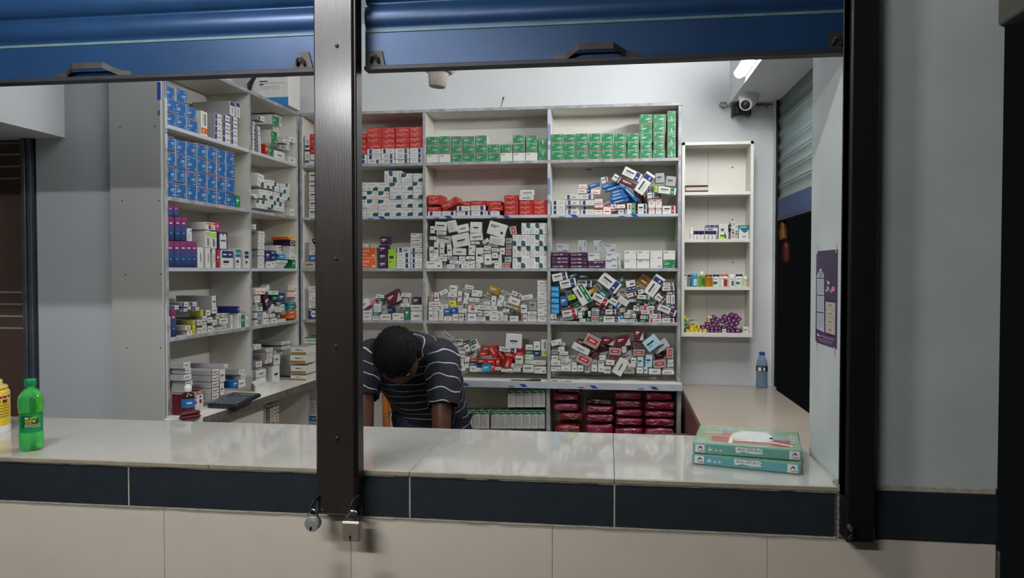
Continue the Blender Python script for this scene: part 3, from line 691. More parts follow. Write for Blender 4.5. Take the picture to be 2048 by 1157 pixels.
def base_cabinet(fr, bays, label, e_front, e_lip, depth, shelf_z, mask):
    c = fr.pt((bays[0] + bays[-1]) / 2, depth / 2, 0.0)
    t = thing('base_cabinet', label, 'cabinet', c)
    mb = MB(); unit_box(mb, fr, bays[0] - 0.012, bays[-1] + 0.012, e_lip + 0.0015, depth, WT - 0.036, WT, lam, 0.001)
    unit_box(mb, fr, bays[0] - 0.012, bays[-1] + 0.012, e_lip, e_lip + 0.0015, WT - 0.036, WT, tape if fr is FB else mat('chipped_dark_edge', (92, 86, 80), 0.7, 0, 0.4, 40)); wt = mb.build('worktop', t)
    if fr is FB:
        m2 = MB()
        for a, b in zip(bays[:-1], bays[1:]): marks(m2, fr, a + 0.16, b + 0.1, WT - 0.022, e_lip - 0.0004, 2)
        build_sub(m2, 'tape_mark', wt)
    for s in bays:
        mb = MB(); unit_box(mb, fr, s - 0.009, s + 0.009, e_front, depth, 0.0, WT - 0.036, lam); unit_box(mb, fr, s - 0.009, s + 0.009, e_front - 0.001, e_front, 0.0, WT - 0.036, lam_edge); mb.build('side_panel', t)
    mb = MB(); unit_box(mb, fr, bays[0], bays[-1], depth - 0.012, depth, 0.0, WT - 0.036, lam); mb.build('back_panel', t)
    for (a, b), k in zip(zip(bays[:-1], bays[1:]), mask):
        mb = MB()
        if k: unit_box(mb, fr, a + 0.01, b - 0.01, e_front + 0.002, e_front + 0.016, 0.06, WT - 0.04, lam); mb.build('front_panel', t)
        else: unit_box(mb, fr, a + 0.009, b - 0.009, e_front + 0.004, depth - 0.012, shelf_z - 0.016, shelf_z, lam); mb.build('shelf', t)
    return t
LOW = 0.575
base_cabinet(FB, [-1.69] + BX[1:], 'white base cabinet under the rear shelves, open front with packs inside', -0.045, -0.07, 0.2, LOW, (0, 0, 0))
base_cabinet(FL, [0.008, 0.62, 1.10], 'white base cabinet under the left shelves, calculator on its worktop', -0.09, -0.16, 0.225, LOW, (1, 0))

# ------------------------------------------------------------------ cartons on the rear unit
def zb(j): return (LV[j + 1] + 0.008 if j < 4 else WT, LV[j] - 0.008)
def bc(bay, j): return (BX[bay] + 0.008, BX[bay + 1] - 0.008) + zb(j)
SH = ('top shelf', 'second shelf', 'third shelf', 'fourth shelf', 'fifth shelf')
BN = ('rear-left', 'rear-middle', 'rear-right')
def nm(bay, j): return '%s %s' % (BN[bay], SH[j])
c4 = (590, 190, 4.452)
g = []
for x0, x1, ks in ((514, 637, 'rrrr'), (640, 765, 'RRRr'), (768, 890, 'rrrr'), (893, 1017, 'rRRR'), (1020, 1136, 'RRRR')):
    for i, cy in enumerate((316, 361, 409, 457) if x0 > 600 else (368, 413, 458, 505)):
        g.append('R %g %g %g 47 %d' % ((x0 + x1) / 2, cy, x1 - x0, 0 if ks[i] == 'R' else 180))
g.append('R 192 368 120 45;R 192 413 120 45;R 192 458 120 45 180;R 192 505 120 45;P 108 430 116 44 90;P 108 550 120 44 90')
for cy, h, ks in ((505, 48, '.qqPQ'), (553, 48, 'PqPPQ'), (595, 38, 'QPPPQ')):
    for (x0, x1), k in zip(((520, 638), (642, 765), (768, 885), (890, 1018), (1022, 1136)), ks):
        if k != '.': g.append('%s %g %g %g %g %d' % (k.upper(), (x0 + x1) / 2, cy, x1 - x0, h, 180 if k == 'q' else 0))
g.append('Q 190 553 110 48;P 190 597 110 38')
cell(FB, nm(0, 0), bc(0, 0), c4, ';'.join(g), '')
g = []
for cy, ks in ((1050, '100000'), (975, '111000'), (897, '011000'), (818, '100101')):
    for x, k in zip((588, 690, 792, 895, 998, 1094), ks): g.append('T %g %g %g 76 %d' % (x, cy, 101 if x < 1050 else 88, 180 if k == '1' else 0))
g.append('T 832 728 104 76 -90;T 910 728 104 76 90;T 995 742 101 76 180;T 1094 742 88 76 0')
for cy in (1050, 975, 897, 818, 725): g.append('Nblack 180 %g 112 74' % cy)
cell(FB, nm(0, 1), bc(0, 1), c4, ';'.join(g), '')
cell(FB, nm(0, 2), bc(0, 2), (590, 430, 4.822), '''Stan 128 494 128 66 0 .1;We 180 494 0 0
C 697 370 170 102;C 697 477 170 102;Wa 660 303 80 30;Sviolet 865 247 84 78;Sviolet 850 330 84 78;Sviolet 850 408 84 74;Sviolet 850 486 84 76;Slime 936 437 78 185
P 1050 345 132 52 180;Q 1045 400 132 54;Q 1045 452 132 50;Q 1045 503 132 50;Wb 1170 200 112 42;We 1170 248 112 48 180;We 1170 297 112 46 180;Q 1173 346 112 50 180;Q 1173 397 112 50 180;Q 1173 448 112 50 180;Q 1173 500 112 50 180
Sblue 190 426 110 60;W 185 378 100 34;W 185 343 100 34;W 185 308 100 34;M 215 262 80 46 -20'''.replace('We 180 494 0 0', ''), '')
cell(FB, nm(0, 3), bc(0, 3), (590, 430, 4.822), '''NC 170 965 88 106;W 190 894 120 34;W 190 853 120 40;W 190 806 115 46;W 190 757 115 44;W 190 710 115 42
W 640 993 26 54;W 695 995 84 46;W 700 948 90 46;Steal 783 957 66 36;W 780 998 72 42;W 868 992 100 56;W 995 987 114 66;Sgreen 1082 956 50 126;W 1172 975 116 86;W 1172 898 116 56
W 795 900 72 82;Sgrey 858 918 46 80;Sblue 918 922 74 74 2;W 1062 872 90 36;Nmaroon 1075 828 88 46;W 1068 780 90 40;Sviolet 1168 830 72 74;W 985 850 76 76 28;M 948 800 112 88 -28;W 875 858 56 40 -10;W 825 797 88 46 10;Spink 728 866 90 40 -28;W 658 866 74 56 -32;Sdgreen 820 838 66 28 5;W 650 940 60 50 25''', '')
cell(FB, nm(0, 4), bc(0, 4), (590, 630, 4.627), '''TG 150 238 130 64;W 150 300 130 50;W 640 470 60 80;W 700 520 80 60 12;We 560 540 90 60''', '')
c2 = (840, 190, 4.452)
g = []
for x0, x1, a in ((62, 165, 1), (170, 272, 1), (278, 378, 0), (383, 486, 0), (490, 597, 0)): g.append('G %g 415 %g 79 %d' % ((x0 + x1) / 2, x1 - x0, 180 * a))
g.append('G 878 404 104 78 180;G 993 411 102 80 0')
for x0, x1, a in ((62, 166, 1), (170, 272, 1), (278, 380, 1), (385, 489, 1), (495, 600, 1), (605, 709, 1), (714, 819, 1), (825, 931, 0), (940, 1045, 1)): g.append('G %g 495 %g 80 %d' % ((x0 + x1) / 2, x1 - x0, 180 * a))
for x0, x1, k in ((58, 165, 'GW'), (168, 273, 'GW'), (277, 379, 'G'), (383, 487, 'G'), (492, 600, 'G'), (603, 708, 'G'), (714, 822, 'GW'), (827, 936, 'GW'), (940, 1046, 'GW')): g.append('%s %g 571 %g 74' % (k, (x0 + x1) / 2, x1 - x0))
g.append('G 1092 547 98 78 90;G 1092 445 102 78 90')
cell(FB, nm(1, 0), bc(1, 0), c2, ';'.join(g), '', jit=0.004)
cell(FB, nm(1, 1), bc(1, 1), c2, '''Q 130 1063 122 42 180;Q 256 1063 122 42;Q 384 1063 118 42;Q 518 1063 126 42;Q 645 1063 122 42 180;Q 387 1018 118 45 180;Q 518 1018 130 46
R 130 1018 124 45;R 130 972 124 45;R 130 925 124 45;R 265 992 122 46 -28;R 390 970 126 45 180;R 520 969 130 44;R 656 970 132 44 180;R 672 1015 132 44 180
R 813 1060 125 44;R 813 1015 125 44;R 813 970 125 44;R 813 925 125 44;R 946 1060 126 44;R 946 1015 126 44;R 946 970 126 44;R 1077 1060 124 44;R 1077 1015 124 44;R 1077 970 124 44;Wc 945 926 126 43 180;Wc 952 875 126 48 180''', '')
c3 = (840, 430, 5.03)
g = ['W 125 512 156 72;W 237 514 52 70;W 310 530 85 40;Sgrey 378 530 42 40;W 455 530 85 40;W 527 530 54 38;W 585 522 52 54 -6;W 685 523 118 50;W 785 523 76 50',
 'W 137 450 80 42;W 227 450 85 44 2;W 340 476 84 34 3;W 430 488 82 34 3;W 515 480 80 36;W 770 474 104 30;W 682 450 72 108;W 600 408 78 154;W 425 446 65 42 4;W 507 434 84 36;Sgrey 325 436 100 35 2;W 235 406 94 28',
 'W 115 372 44 104;W 163 350 48 148 2;W 218 336 42 104 2;W 295 355 44 112 -4;W 395 372 152 80 2;W 520 356 70 108 2;W 752 410 60 58;W 803 432 30 58;W 678 377 70 24;W 676 336 64 40 6;W 757 354 74 34 4;W 828 367 50 64 4;W 600 305 74 30;W 553 283 80 28 2;W 660 273 50 28 -32',
 'W 240 245 164 78 8;W 412 256 150 112 -11;W 563 223 124 74 -3;W 775 262 156 78 11;Sgrey 735 306 90 22 12;W 125 252 60 38;W 213 182 90 36 4;W 125 150 44 74;W 210 115 114 84 4;W 322 145 84 112 -10;W 430 137 118 78 -12;W 560 128 110 108 2;W 775 146 150 110 17',
 'X 870 516 84 60;Sgrey 885 450 70 58;X 893 382 62 58;Sgrey 893 322 60 54;Sgrey 893 262 60 58;X 937 162 74 62 80']
for y, cols in ((492, (-90, 90, -90, 90)), (375, (-90, -90, -90, -90)), (257, (90, 90, -90, 90)), (139, (0, -90, -90, 90))):
    for x, a in zip((974, 1064, 1155, 1240), cols):
        if not (y == 139 and x == 974): g.append('T %g %g 115 %d %d' % (x, y, 88 if x < 1200 else 78, a))
cell(FB, nm(1, 2), bc(1, 2), c3, ';'.join(g), '')
cell(FB, nm(1, 3), bc(1, 3), c3, '''W 110 1018 46 94;W 158 1018 45 94;W 212 1014 44 106 4;W 280 1044 84 42;W 358 1032 58 66;Nnavy 428 1030 76 66;W 522 1030 92 74;W 613 1046 90 40;W 748 1040 95 54 2;W 820 1022 38 84 -8;W 860 1038 34 60;W 945 1034 85 50;Ncrimson 1048 1038 54 68 180;W 1127 1056 96 30;W 1127 1024 96 32;W 1127 990 96 32
W 1230 1047 100 50;W 1230 998 100 48;W 1230 948 100 50;W 1230 897 100 50;W 1230 846 100 50;W 1230 795 100 50;W 1230 742 100 52;W 1230 688 100 50
W 140 945 110 40;W 145 900 116 44;Sblue 278 975 68 56 2;Sblue 342 966 50 58;W 430 968 84 42 2;FC 530 940 98 92;Nlime 605 992 54 54;W 668 996 54 54;W 745 988 94 44 2;W 865 986 64 30;W 1045 950 64 88;Sgrey 1135 914 84 94
W 247 924 78 40 -4;Syellow 327 898 66 58 -2;W 405 907 68 58 11;W 628 932 94 44 3;W 727 938 94 44 2;W 825 942 90 40 3;W 895 950 34 34 18;Steal 930 970 34 36 28;Sgold 970 946 72 40 22
Ncrimson 155 826 70 86 180;Sgrey 320 845 88 32;W 325 806 88 44 3;W 400 822 38 94 5;W 465 842 44 98 8;W 545 857 100 36 3;Sgrey 618 876 54 52 3;W 673 892 64 34;W 742 866 46 94 3;W 810 868 44 94 18;W 890 906 88 40 18;W 948 870 92 54 20;Ncrimson 965 838 84 34 22;W 887 834 54 68 18;W 1045 886 90 34 3;Sgrey 1135 855 84 20
W 238 816 74 38 -26;W 332 746 70 68 2;W 570 793 98 58 4;Sgrey 495 780 34 36;W 450 768 48 44 4;W 490 736 66 34 11;W 670 836 92 42 22;W 700 790 54 40 14;Sgold 745 755 92 58 22;W 812 785 44 40 28;Sgrey 850 802 38 38 18;W 1075 830 98 40 -12''', '')
c5 = (840, 640, 4.822)
cell(FB, nm(1, 4), bc(1, 4), c5, '''W 430 492 74 34;W 512 474 66 60;W 577 482 60 40;Scyan 642 467 80 64 -5;Sred 705 462 40 80;W 750 490 60 30;W 838 490 110 30;W 935 486 70 36;Wc 1045 472 106 76;W 1160 487 116 66;W 1208 470 30 106
W 395 456 60 70 -16;W 455 414 44 108;Sblue 510 430 74 30;Sblue 577 442 60 30;Sred 520 394 78 28;Sred 597 400 84 34;Sred 685 406 84 34;Sred 752 420 40 82;Sred 800 432 84 40 -72;Sred 848 436 84 44 -68;W 930 444 104 38;Spale 1055 412 82 34;W 1155 420 122 44
W 395 386 72 36;W 395 352 74 26;W 400 318 72 30;W 400 278 70 26;W 562 316 34 118 5;Sred 618 330 90 36;Sred 700 322 92 40 65;Sred 742 312 88 38 62;Sred 790 356 100 40 55;Sred 866 350 90 36 14;Sred 872 396 92 36 11;W 955 386 74 80;Sred 962 330 92 34;Sred 960 292 90 30
W 497 330 64 64 -32;Hdgreen 518 246 58 72 -26;W 455 276 40 54 -22;Sred 655 284 98 36 8;Nnavy 845 292 148 38 7;W 903 206 146 132 3;Hblack 360 222 80 58;Sviolet 430 232 84 36 -14;Sgrey 270 188 100 36 32
W 1055 362 80 52;Sgreen 1055 316 78 34;W 1055 270 76 48;Snavy 1133 326 64 54;W 1127 256 64 82;Nolive 1200 272 160 60 90''', '')
c6 = (1090, 190, 4.45)
g = []
for i, x in enumerate((108, 218, 330, 443, 555, 668, 783, 899, 1015)):
    for cy, h in ((557, 76), (483, 80), (398, 80)):
        g.append('G %g %g 108 %g %d' % (x, cy, h, 0 if (x == 899 and cy == 398) else 180))
g.append('G 899 302 106 80;G 1020 302 110 80 180;G 899 214 108 82 180;G 1020 214 110 82 180')
for cy in (531, 421, 311, 200): g.append('G 1128 %g 108 72 -90' % cy)
cell(FB, nm(2, 0), bc(2, 0), c6, ';'.join(g), '', jit=0.004)
# two enlarged pieces of the second shelf, the second one shifted by 130 px
def shift(t, dx, dy=0):
    out = []
    for it in t.replace('\n', ';').split(';'):
        q = it.split()
        if q: q[1] = str(float(q[1]) + dx); q[2] = str(float(q[2]) + dy); out.append(' '.join(q))
    return ';'.join(out)
A = '''Q 295 1012 300 106 180;Q 295 912 300 94 180;Q 295 785 300 116 180;P 612 1012 305 110 180;P 612 900 305 110 180;P 610 780 305 116 180;P 595 655 310 112 180;P 908 652 310 112;Q 938 1012 298 110 180;Q 938 900 298 110 180;Q 938 782 298 116 180
Wr 1180 1014 178 98 180;Wr 1175 926 172 70;Wr 1180 852 176 72 180;Wr 1180 748 178 100;Wr 1365 980 176 160;Wr 1370 812 178 98 -20;Wr 1112 552 194 96 5;Wa 815 526 198 108;Wr 830 418 178 90;Snavy 968 516 80 96;Sblue 1080 392 220 66 -15;Nnavy 1310 284 124 120 -12'''
Bt = '''Ncrimson 1300 948 284 176;F 920 976 148 140;F 1070 976 148 140;F 920 800 148 196;F 1070 800 148 196;Nnavy 710 944 196 224;Hgreen 465 932 240 184 90;Nnavy 272 966 184 98;W 230 1036 220 40;Ncrimson 82 952 140 120 80;Nnavy 620 866 184 60 -68;Ncrimson 478 772 250 54 180;Wr 240 860 186 88
Nblue 898 620 148 130;Nnavy 1060 620 148 130;Nnavy 892 482 146 128 180;Slime 1010 482 66 126;Ngreen 1260 512 344 136 8
Sblue 222 744 330 66 -12;Sblue 188 672 318 64 -13;Sblue 168 602 270 62 -13;Sblue 154 536 236 60 -14;Sblue 70 462 300 62 -15;Sblue 55 388 250 62 -15;Sblue -70 474 210 64 -14
Sblue 366 600 290 62 47;Sblue 458 584 310 62 47;Smaroon 612 640 266 66 72;Smaroon 690 696 266 66 78;Smaroon 772 684 264 62 80;Smaroon 396 388 280 84 27;Nnavy 490 236 360 166 27;Nnavy 764 350 366 166 -55;Nnavy 140 308 136 116 35
Sgrey 1100 268 208 230 -3;Sgrey 1342 306 194 200 7'''
cell(FB, nm(2, 1), bc(2, 1), (1090, 335, 11.02), A + ';' + shift(Bt, 130 * 11.02), '')
D = '''E 300 945 518 116;E 300 822 518 116 180;E 300 700 518 116 180;E 300 574 518 116;E 832 945 516 116;E 832 828 516 112;E 832 706 516 116;E 832 578 516 116;E 1358 945 514 116;E 1358 830 514 106 180
V 365 382 344 230;V 935 336 345 238 -90;V 1385 338 345 236 -90;V 1286 652 348 236;V 1800 892 356 236 180;V 1800 656 350 236;V 1770 404 346 236 180;V 2022 806 70 380 -7'''
c8 = 5.032; r8 = 14.63
D2 = ''
for x, w in ((858, 126), (988, 128), (1120, 126), (1250, 122)):
    for y, h in ((503, 90), (411, 90)):
        kk = 'G' if (x == 1250 and y == 503) else 'GW'
        X_ = (1090 + x / c8 - 1100) * r8; Y_ = (430 + y / c8 - 470) * r8
        D2 += ';%s %g %g %g %g %d' % (kk, X_, Y_, w / c8 * r8, h / c8 * r8, 180 if x == 1120 else 0)
cell(FB, nm(2, 2), bc(2, 2), (1100, 470, r8), D + D2, '')
A4 = '''Nnavy 160 936 148 108 90;Nnavy 296 942 110 146 -90;Ncrimson 500 952 236 108 -11;Ncrimson 470 848 246 108 -11;W 725 978 120 58;X 970 952 162 126;Sgreen 1085 942 58 126;Nnavy 1285 942 320 108;J 195 810 154 96;J 195 708 154 96;J 195 594 154 106;J 195 480 154 100;J 195 372 154 92
W 310 758 46 106;Sblue 365 608 146 184;Wc 395 772 98 66 -22;Sgreen 740 866 56 104;Sgreen 840 934 86 76;W 680 884 76 104 -4;W 855 854 56 106;Hblue 970 772 148 68;Sgrey 970 846 146 58;Nnavy 1265 816 206 98
Hgreen 690 712 164 164 -25;Hgreen 560 650 162 134 -25;W 735 800 78 58 -4;Nlime 850 666 152 94 -22;Scrimson 465 722 58 66 -18;Slime 515 552 124 76 -17;Hgreen 720 480 286 170 58;Nnavy 820 600 140 72 -20;W 640 560 76 104 -18;Nnavy 490 462 142 104 -16
Ncrimson 1070 606 250 104 29;Smaroon 1030 672 120 56 28;W 1075 830 98 54 -14;W 1160 732 86 58 -32;Scrimson 1145 792 66 58;Sgrey 1265 718 78 68;Ngreen 935 532 124 74 -28;Sgold 890 422 184 76 -28
W 1260 542 224 104 -48;Steal 1120 492 142 142 38;W 1190 416 140 76 40;W 1025 346 126 104 52;Sgold 1100 270 160 56 50;Smaroon 1240 372 112 66 38
Nnavy 440 336 302 154 -13;Nnavy 285 202 290 144 -11;Nnavy 760 266 304 146 2;Nnavy 1245 246 300 164 38;Sdteal 540 184 150 66 -20;Sdteal 740 134 170 56 3;Sgrey 1398 430 70 170'''
B4 = '''Nmaroon 1120 976 238 78;Npurple 1120 892 238 74;Nmagenta 870 974 236 72 180;Nmagenta 870 896 236 82;Sdgreen 640 976 148 48;Ngreen 660 918 148 66;Nsky 330 964 116 58;Nsky 330 884 108 96;W 235 976 88 58;Nmaroon 455 962 126 58;Nmaroon 450 892 106 80 180;Ssky 228 912 66 56
W 410 806 156 58 3;Nmagenta 720 822 244 80;Nmagenta 740 738 234 76 180;Nmagenta 530 746 144 96 5;Nteal 920 808 116 82 180;Npurple 1100 780 282 96 22;Npurple 1210 612 252 78 90;Nteal 1122 602 224 76 90;Nnavy 240 782 104 66 -4;W 160 838 116 56 14;Nmaroon 180 782 66 56 28;W 130 742 66 64 20
W 260 642 150 82 38;Nblue 95 640 184 94 32;Nblue 430 652 146 58;Nnavy 365 572 136 66 -3;Nteal 560 592 234 80 8;Nteal 645 530 244 84 5;Sgreen 545 672 78 54;Spink 690 682 66 48;Sgreen 752 662 56 54
Nmaroon 920 692 84 80 38;Npurple 842 622 152 92 38;Nmaroon 960 612 142 90 38;Nmaroon 926 494 150 100 38;W 1030 562 84 64 38;Nnavy 725 456 142 66 30;Nmaroon 415 486 152 66 -15;Hnavy 582 402 84 130 -18;Smaroon 180 560 102 56 20
Nnavy 860 310 310 152 -55;Z 670 246 204 196 35;Hnavy 405 312 152 180 168;W 230 432 196 176 2;Sdteal 232 240 76 126;Ncrimson 1125 282 234 76;Nnavy 1125 366 234 84;Npurple 1172 450 142 48'''
cell(FB, nm(2, 3), bc(2, 3), (1090, 540, 9.64), A4 + ';' + shift(B4, 130 * 9.64), '')
c9 = (1090, 640, 4.821)
cell(FB, nm(2, 4), bc(2, 4), c9, '''W 103 476 95 44;W 201 476 95 42;Wa 283 472 55 60;Wa 342 472 56 58;Wa 410 480 58 68;Wa 475 472 58 58;Wa 540 476 58 60;W 600 504 80 36;W 600 467 80 36;Wa 810 490 104 62;Wa 915 490 62 58;Spaleblue 972 490 38 64;Wa 1058 500 120 58;W 1187 511 116 36;W 1187 475 116 36
W 103 418 95 52;W 201 436 95 36;W 201 400 95 32;W 332 426 54 34;W 280 430 50 30;W 475 416 58 54;W 540 419 58 52;W 628 425 80 46 2;W 838 443 84 38;Wa 727 456 122 72 -60;X 1105 426 116 74 -8;W 1210 438 58 36;W 1210 402 58 34
W 95 370 66 48;W 183 364 90 36 2;W 280 374 64 58 -8;X 375 386 116 74 26;W 555 372 64 44;X 655 370 114 68 2;X 675 306 116 72 3;Wa 785 352 104 68 -20;W 855 396 50 56;Spaleblue 920 406 60 96;Spaleblue 1002 400 62 112 3;X 905 316 114 66;M 1120 350 106 66 -8;X 1205 322 106 72 -90
W 180 328 84 30;Sgrey 95 312 66 46;W 155 290 64 46;Wa 345 310 138 48 26;X 475 336 112 76 -38;M 555 272 108 92 40;W 762 287 44 62 -5;W 815 270 44 62 -8;X 905 244 114 66;Wa 1115 256 116 68 -34;Spaleblue 1030 226 104 84 -38
W 115 254 106 28 -20;W 100 222 84 42 -14;X 405 266 112 76 27;Smaroon 350 222 66 36 25;Smaroon 322 256 60 38 25;X 455 206 116 90 27;M 608 208 116 72 8;M 752 206 122 90 -10;M 905 142 90 124''', '')
cell(FB, 'rear-middle lower shelf', (BX[1] + .009, BX[2] - .009, LOW, 0.866), (840, 640, 4.822), ';'.join('GT %g 962 %g 180' % ((a + b) / 2, b - a) for a, b in ((365, 435), (440, 507), (513, 585), (588, 665), (685, 759), (761, 837), (839, 913), (915, 994), (997, 1071), (1074, 1138), (1142, 1205))) + ';' + ';'.join('GT %g 756 %g 180' % ((a + b) / 2, b - a) for a, b in ((846, 922), (925, 1000), (1004, 1082), (1086, 1160), (1163, 1208))), '', dmax=0.17, e0=-0.035)

# ------------------------------------------------------------------ cartons on the left unit
def lc(bay, j): return (LS[bay] + 0.008, LS[bay + 1] - 0.008) + zb(j)
LN = ('side-wall front', 'side-wall corner')
def ln(bay, j): return '%s %s' % (LN[bay], SH[j])
L1 = (310, 140, 3.857)
g = []
cols = ((88, 158), (160, 240), (242, 322), (324, 400), (402, 474), (476, 545), (547, 616))
tops = lambda x: 535 + (x - 88) * (655 - 535) / 528
bots = lambda x: 1003 + (x - 88) * (1085 - 1003) / 528
for ci, (a, b) in enumerate(cols):
    xm = (a + b) / 2; t, bt = tops(xm), bots(xm); h = (bt - t) / 4
    for r in (3, 2, 1, 0):
        up = ('1011101', '0101001', '1110110', '1001100')[r][ci] if ci < 7 else '0'
        g.append('B %g %g %g %g %d' % (xm, t + h * (r + .5), b - a, h, 180 if up == '1' else 0))
g.append('Sgreen 640 1033 36 96 0 .1')
cell(FL, ln(0, 1), lc(0, 1), L1, ';'.join(g), '', dmax=0.2, jit=0.012, dd=0.15)
cell(FL, ln(0, 0), lc(0, 0), L1, '''B 118 405 82 100;B 202 437 82 100;B 288 466 82 96;B 118 300 82 100;B 198 326 82 98;B 278 362 78 100;B 110 195 76 98 0;B 207 222 84 104 180
Norange 380 426 190 50 90;IB 490 392 60 58;IB 490 442 60 58;IB 490 492 60 58;IB 490 540 60 50;IB 552 405 60 58;IB 552 455 60 58;IB 552 505 60 58;IB 552 553 60 50;IB 612 412 50 58;IB 612 464 50 58;IB 612 516 50 58;IB 612 564 50 48;IB 597 300 110 40 90 .2;IB 640 320 120 34 90 .2''', '', dmax=0.212)
L1b = (500, 220, 10.52)
cell(FL, ln(1, 0), lc(1, 0), L1b, '''IB 60 850 70 84;IB 60 760 70 88;IB 60 660 70 90;IB 60 560 70 90;IB 60 460 70 90;IB 60 370 70 86;IB 70 280 70 84;IB 190 870 92 90;IB 190 775 92 90;IB 185 680 92 90;IB 180 590 92 90;IB 175 490 92 90;IB 170 390 92 90;IB 240 180 140 110
G 440 870 110 240 0 .12;Sred 350 850 70 230;G 510 660 140 150 180;G 500 520 140 150;G 535 230 160 200;Wa 625 930 220 170;Sgrey 700 800 130 100;W 790 500 120 90;W 780 610 140 90;W 775 710 140 90;W 810 830 60 120;W 790 930 110 80;Nteal 800 1020 150 90
W 930 1040 130 130;W 930 900 130 140;W 930 720 130 140;W 930 590 130 90;W 925 520 130 60;W 920 440 150 80;W 920 370 150 70;W 940 300 130 80;Wd 870 230 60 190''', '', dmax=0.21, dd=0.15)
L2b = (500, 335, 10.52)
cell(FL, ln(1, 1), lc(1, 1), L2b, '''W 890 940 90 160 0 .15;T 190 770 120 190 180 .14;T 310 790 120 180 180 .14;T 435 800 120 180 0 .14;T 555 830 110 190 180 .14;T 670 840 110 190 180 .14;T 260 560 130 190 0 .14;T 405 590 150 180 0 .14;T 555 620 120 190 0 .14;T 680 640 110 190 180 .14;T 785 610 90 180 0 .14;T 230 320 120 220 8 .14;T 350 370 110 190 0 .14;T 460 390 110 190 0 .14;T 560 420 100 190 180 .14;T 700 450 110 180 0 .14;T 795 430 90 180 180 .14;T 90 600 90 160 90 .14;T 90 760 90 160 90 .14''', '', dmax=0.21)
L2 = (310, 390, 3.857)
cell(FL, ln(0, 2), lc(0, 2), L2, '''K 122 500 50 204;K 173 500 48 204;K 221 500 46 204;K 265 500 44 204;K 306 500 40 204;Wa 352 520 158 46 -90;Wa 411 520 154 36 -90;W 457 525 146 24 -90;Scrimson 488 522 24 142;Wc 518 522 142 26 -90;Hnavy 560 526 90 138;Hteal 642 512 42 150;Hnavy 738 524 30 134 0 .2
K 125 292 50 202;K 178 292 50 202;K 224 294 46 200;W 268 320 100 36 -90;Nlime 411 358 136 36 -90 .15;Nlime 456 360 136 44 -90 .15;A 525 362 72 138;Norange 430 242 60 76 -90 .18;Smagenta 484 246 28 72
K 120 148 44 88;K 166 148 44 88''', '', dmax=0.212)
L2c = (500, 440, 10.52)
cell(FL, ln(1, 2), lc(1, 2), L2c, '''NO 230 1000 140 130;NO 235 870 140 130;NO 235 735 140 130;NO 235 600 140 130;NO 240 455 140 130;NO 245 318 140 130;W 100 150 60 110
W 390 985 80 150;W 500 980 90 150;Snavy 500 840 110 110;Snavy 495 720 110 100;Snavy 380 780 100 230;W 640 1020 150 56;W 660 950 200 56;W 680 880 230 60;Scyan 680 780 130 110;W 630 700 90 70;Nblack 640 600 110 120 0 .2;Snavy 900 970 130 130;Sgreen 1010 960 60 180;W 905 850 130 100;W 895 690 200 90 90;D 990 800 90 130;D 985 650 90 130;D 985 520 110 120;Syellow 920 420 110 80;Sorange 830 425 60 60''', '', dmax=0.21, dd=0.10)
cell(FL, ln(0, 3), lc(0, 3), (330, 570, 8.9), '''K 155 810 96 480;Wa 90 850 24 380;UP 410 810 95 88;UP 410 890 95 80;UP 440 960 90 80;Solive 520 880 60 240
U 615 930 92 105;U 705 905 90 105;U 810 885 100 105;U 900 865 92 105;U 1020 850 150 90;U 615 810 92 105;U 705 790 90 105;U 800 775 96 105;U 890 750 96 105;U 615 690 92 105;U 705 670 90 105;U 800 640 96 105;Wc 1050 700 160 110;U 940 640 60 130;Ngreen 1080 600 110 70
Wa 1190 720 230 40 90;Spink 1260 705 60 240;Wc 1330 700 260 60 90;Sgreen 1390 720 50 220;Wa 1465 720 210 64 90;Spaleblue 1530 705 60 190;I 770 540 90 110;IV 890 495 110 120;Snavy 1305 500 44 130 0 .2;IB 190 490 130 90;IB 350 450 100 60;IB 420 440 90 60;IB 560 430 100 70;IB 360 375 130 90;IB 510 345 120 80;IV 880 310 95 210;Solive 660 540 50 130''', '', dmax=0.212)
cell(FL, ln(1, 3), lc(1, 3), (500, 560, 11.57), '''W 140 1070 60 120;W 150 960 70 120;W 140 830 60 130;W 340 880 70 280;W 400 950 70 110;W 395 840 80 100;Sgrey 220 840 90 190;W 560 920 130 110;W 530 830 110 80;W 660 920 100 70;W 770 905 110 60
Hdgreen 230 640 130 180;W 380 720 140 100 8;W 620 790 160 100 14;W 510 700 110 70 -25;W 660 690 150 110 5;W 180 450 130 150 -4;Sdgreen 290 500 110 120 10;Sviolet 400 500 100 200 -30;Sdgreen 410 410 110 90 30;W 560 570 100 180 10;W 640 600 70 140 12;Smaroon 500 440 70 90 20;W 760 640 90 140
Wr 290 310 130 150;Wr 180 280 90 130;W 420 280 100 160 -25;Sdgreen 590 430 150 130;Spale 560 330 200 90 2;Snavy 740 410 160 180 5;Sgrey 790 760 80 100
Sorange 990 850 180 100;Sorange 990 770 180 90;Steal 1000 690 190 70;Steal 1010 620 190 64;Steal 1020 550 190 60;W 1160 900 44 130;W 1160 700 44 120;Wr 1155 330 50 130;Wr 1155 190 50 120''', '', dmax=0.21)
cell(FL, ln(0, 4), lc(0, 4), (330, 700, 7.71), '''FR 285 820 120 330;FC 400 820 105 290;FC 475 780 50 270;FC 545 740 95 270;I 360 610 100 90;I 370 555 120 90;I 350 480 130 100;I 360 360 90 90;I 340 260 110 100
IR 770 720 125 90;IR 770 630 125 86;IR 770 535 125 90;IR 770 440 125 90;IR 770 345 125 86;I 880 610 66 200;I 885 400 90 210;I 940 250 70 60;I 1185 520 110 130;I 1180 350 80 90 0 .2;Sblue 1090 530 90 110;I 1210 430 80 70''', '', dmax=0.212, e0=-0.06)
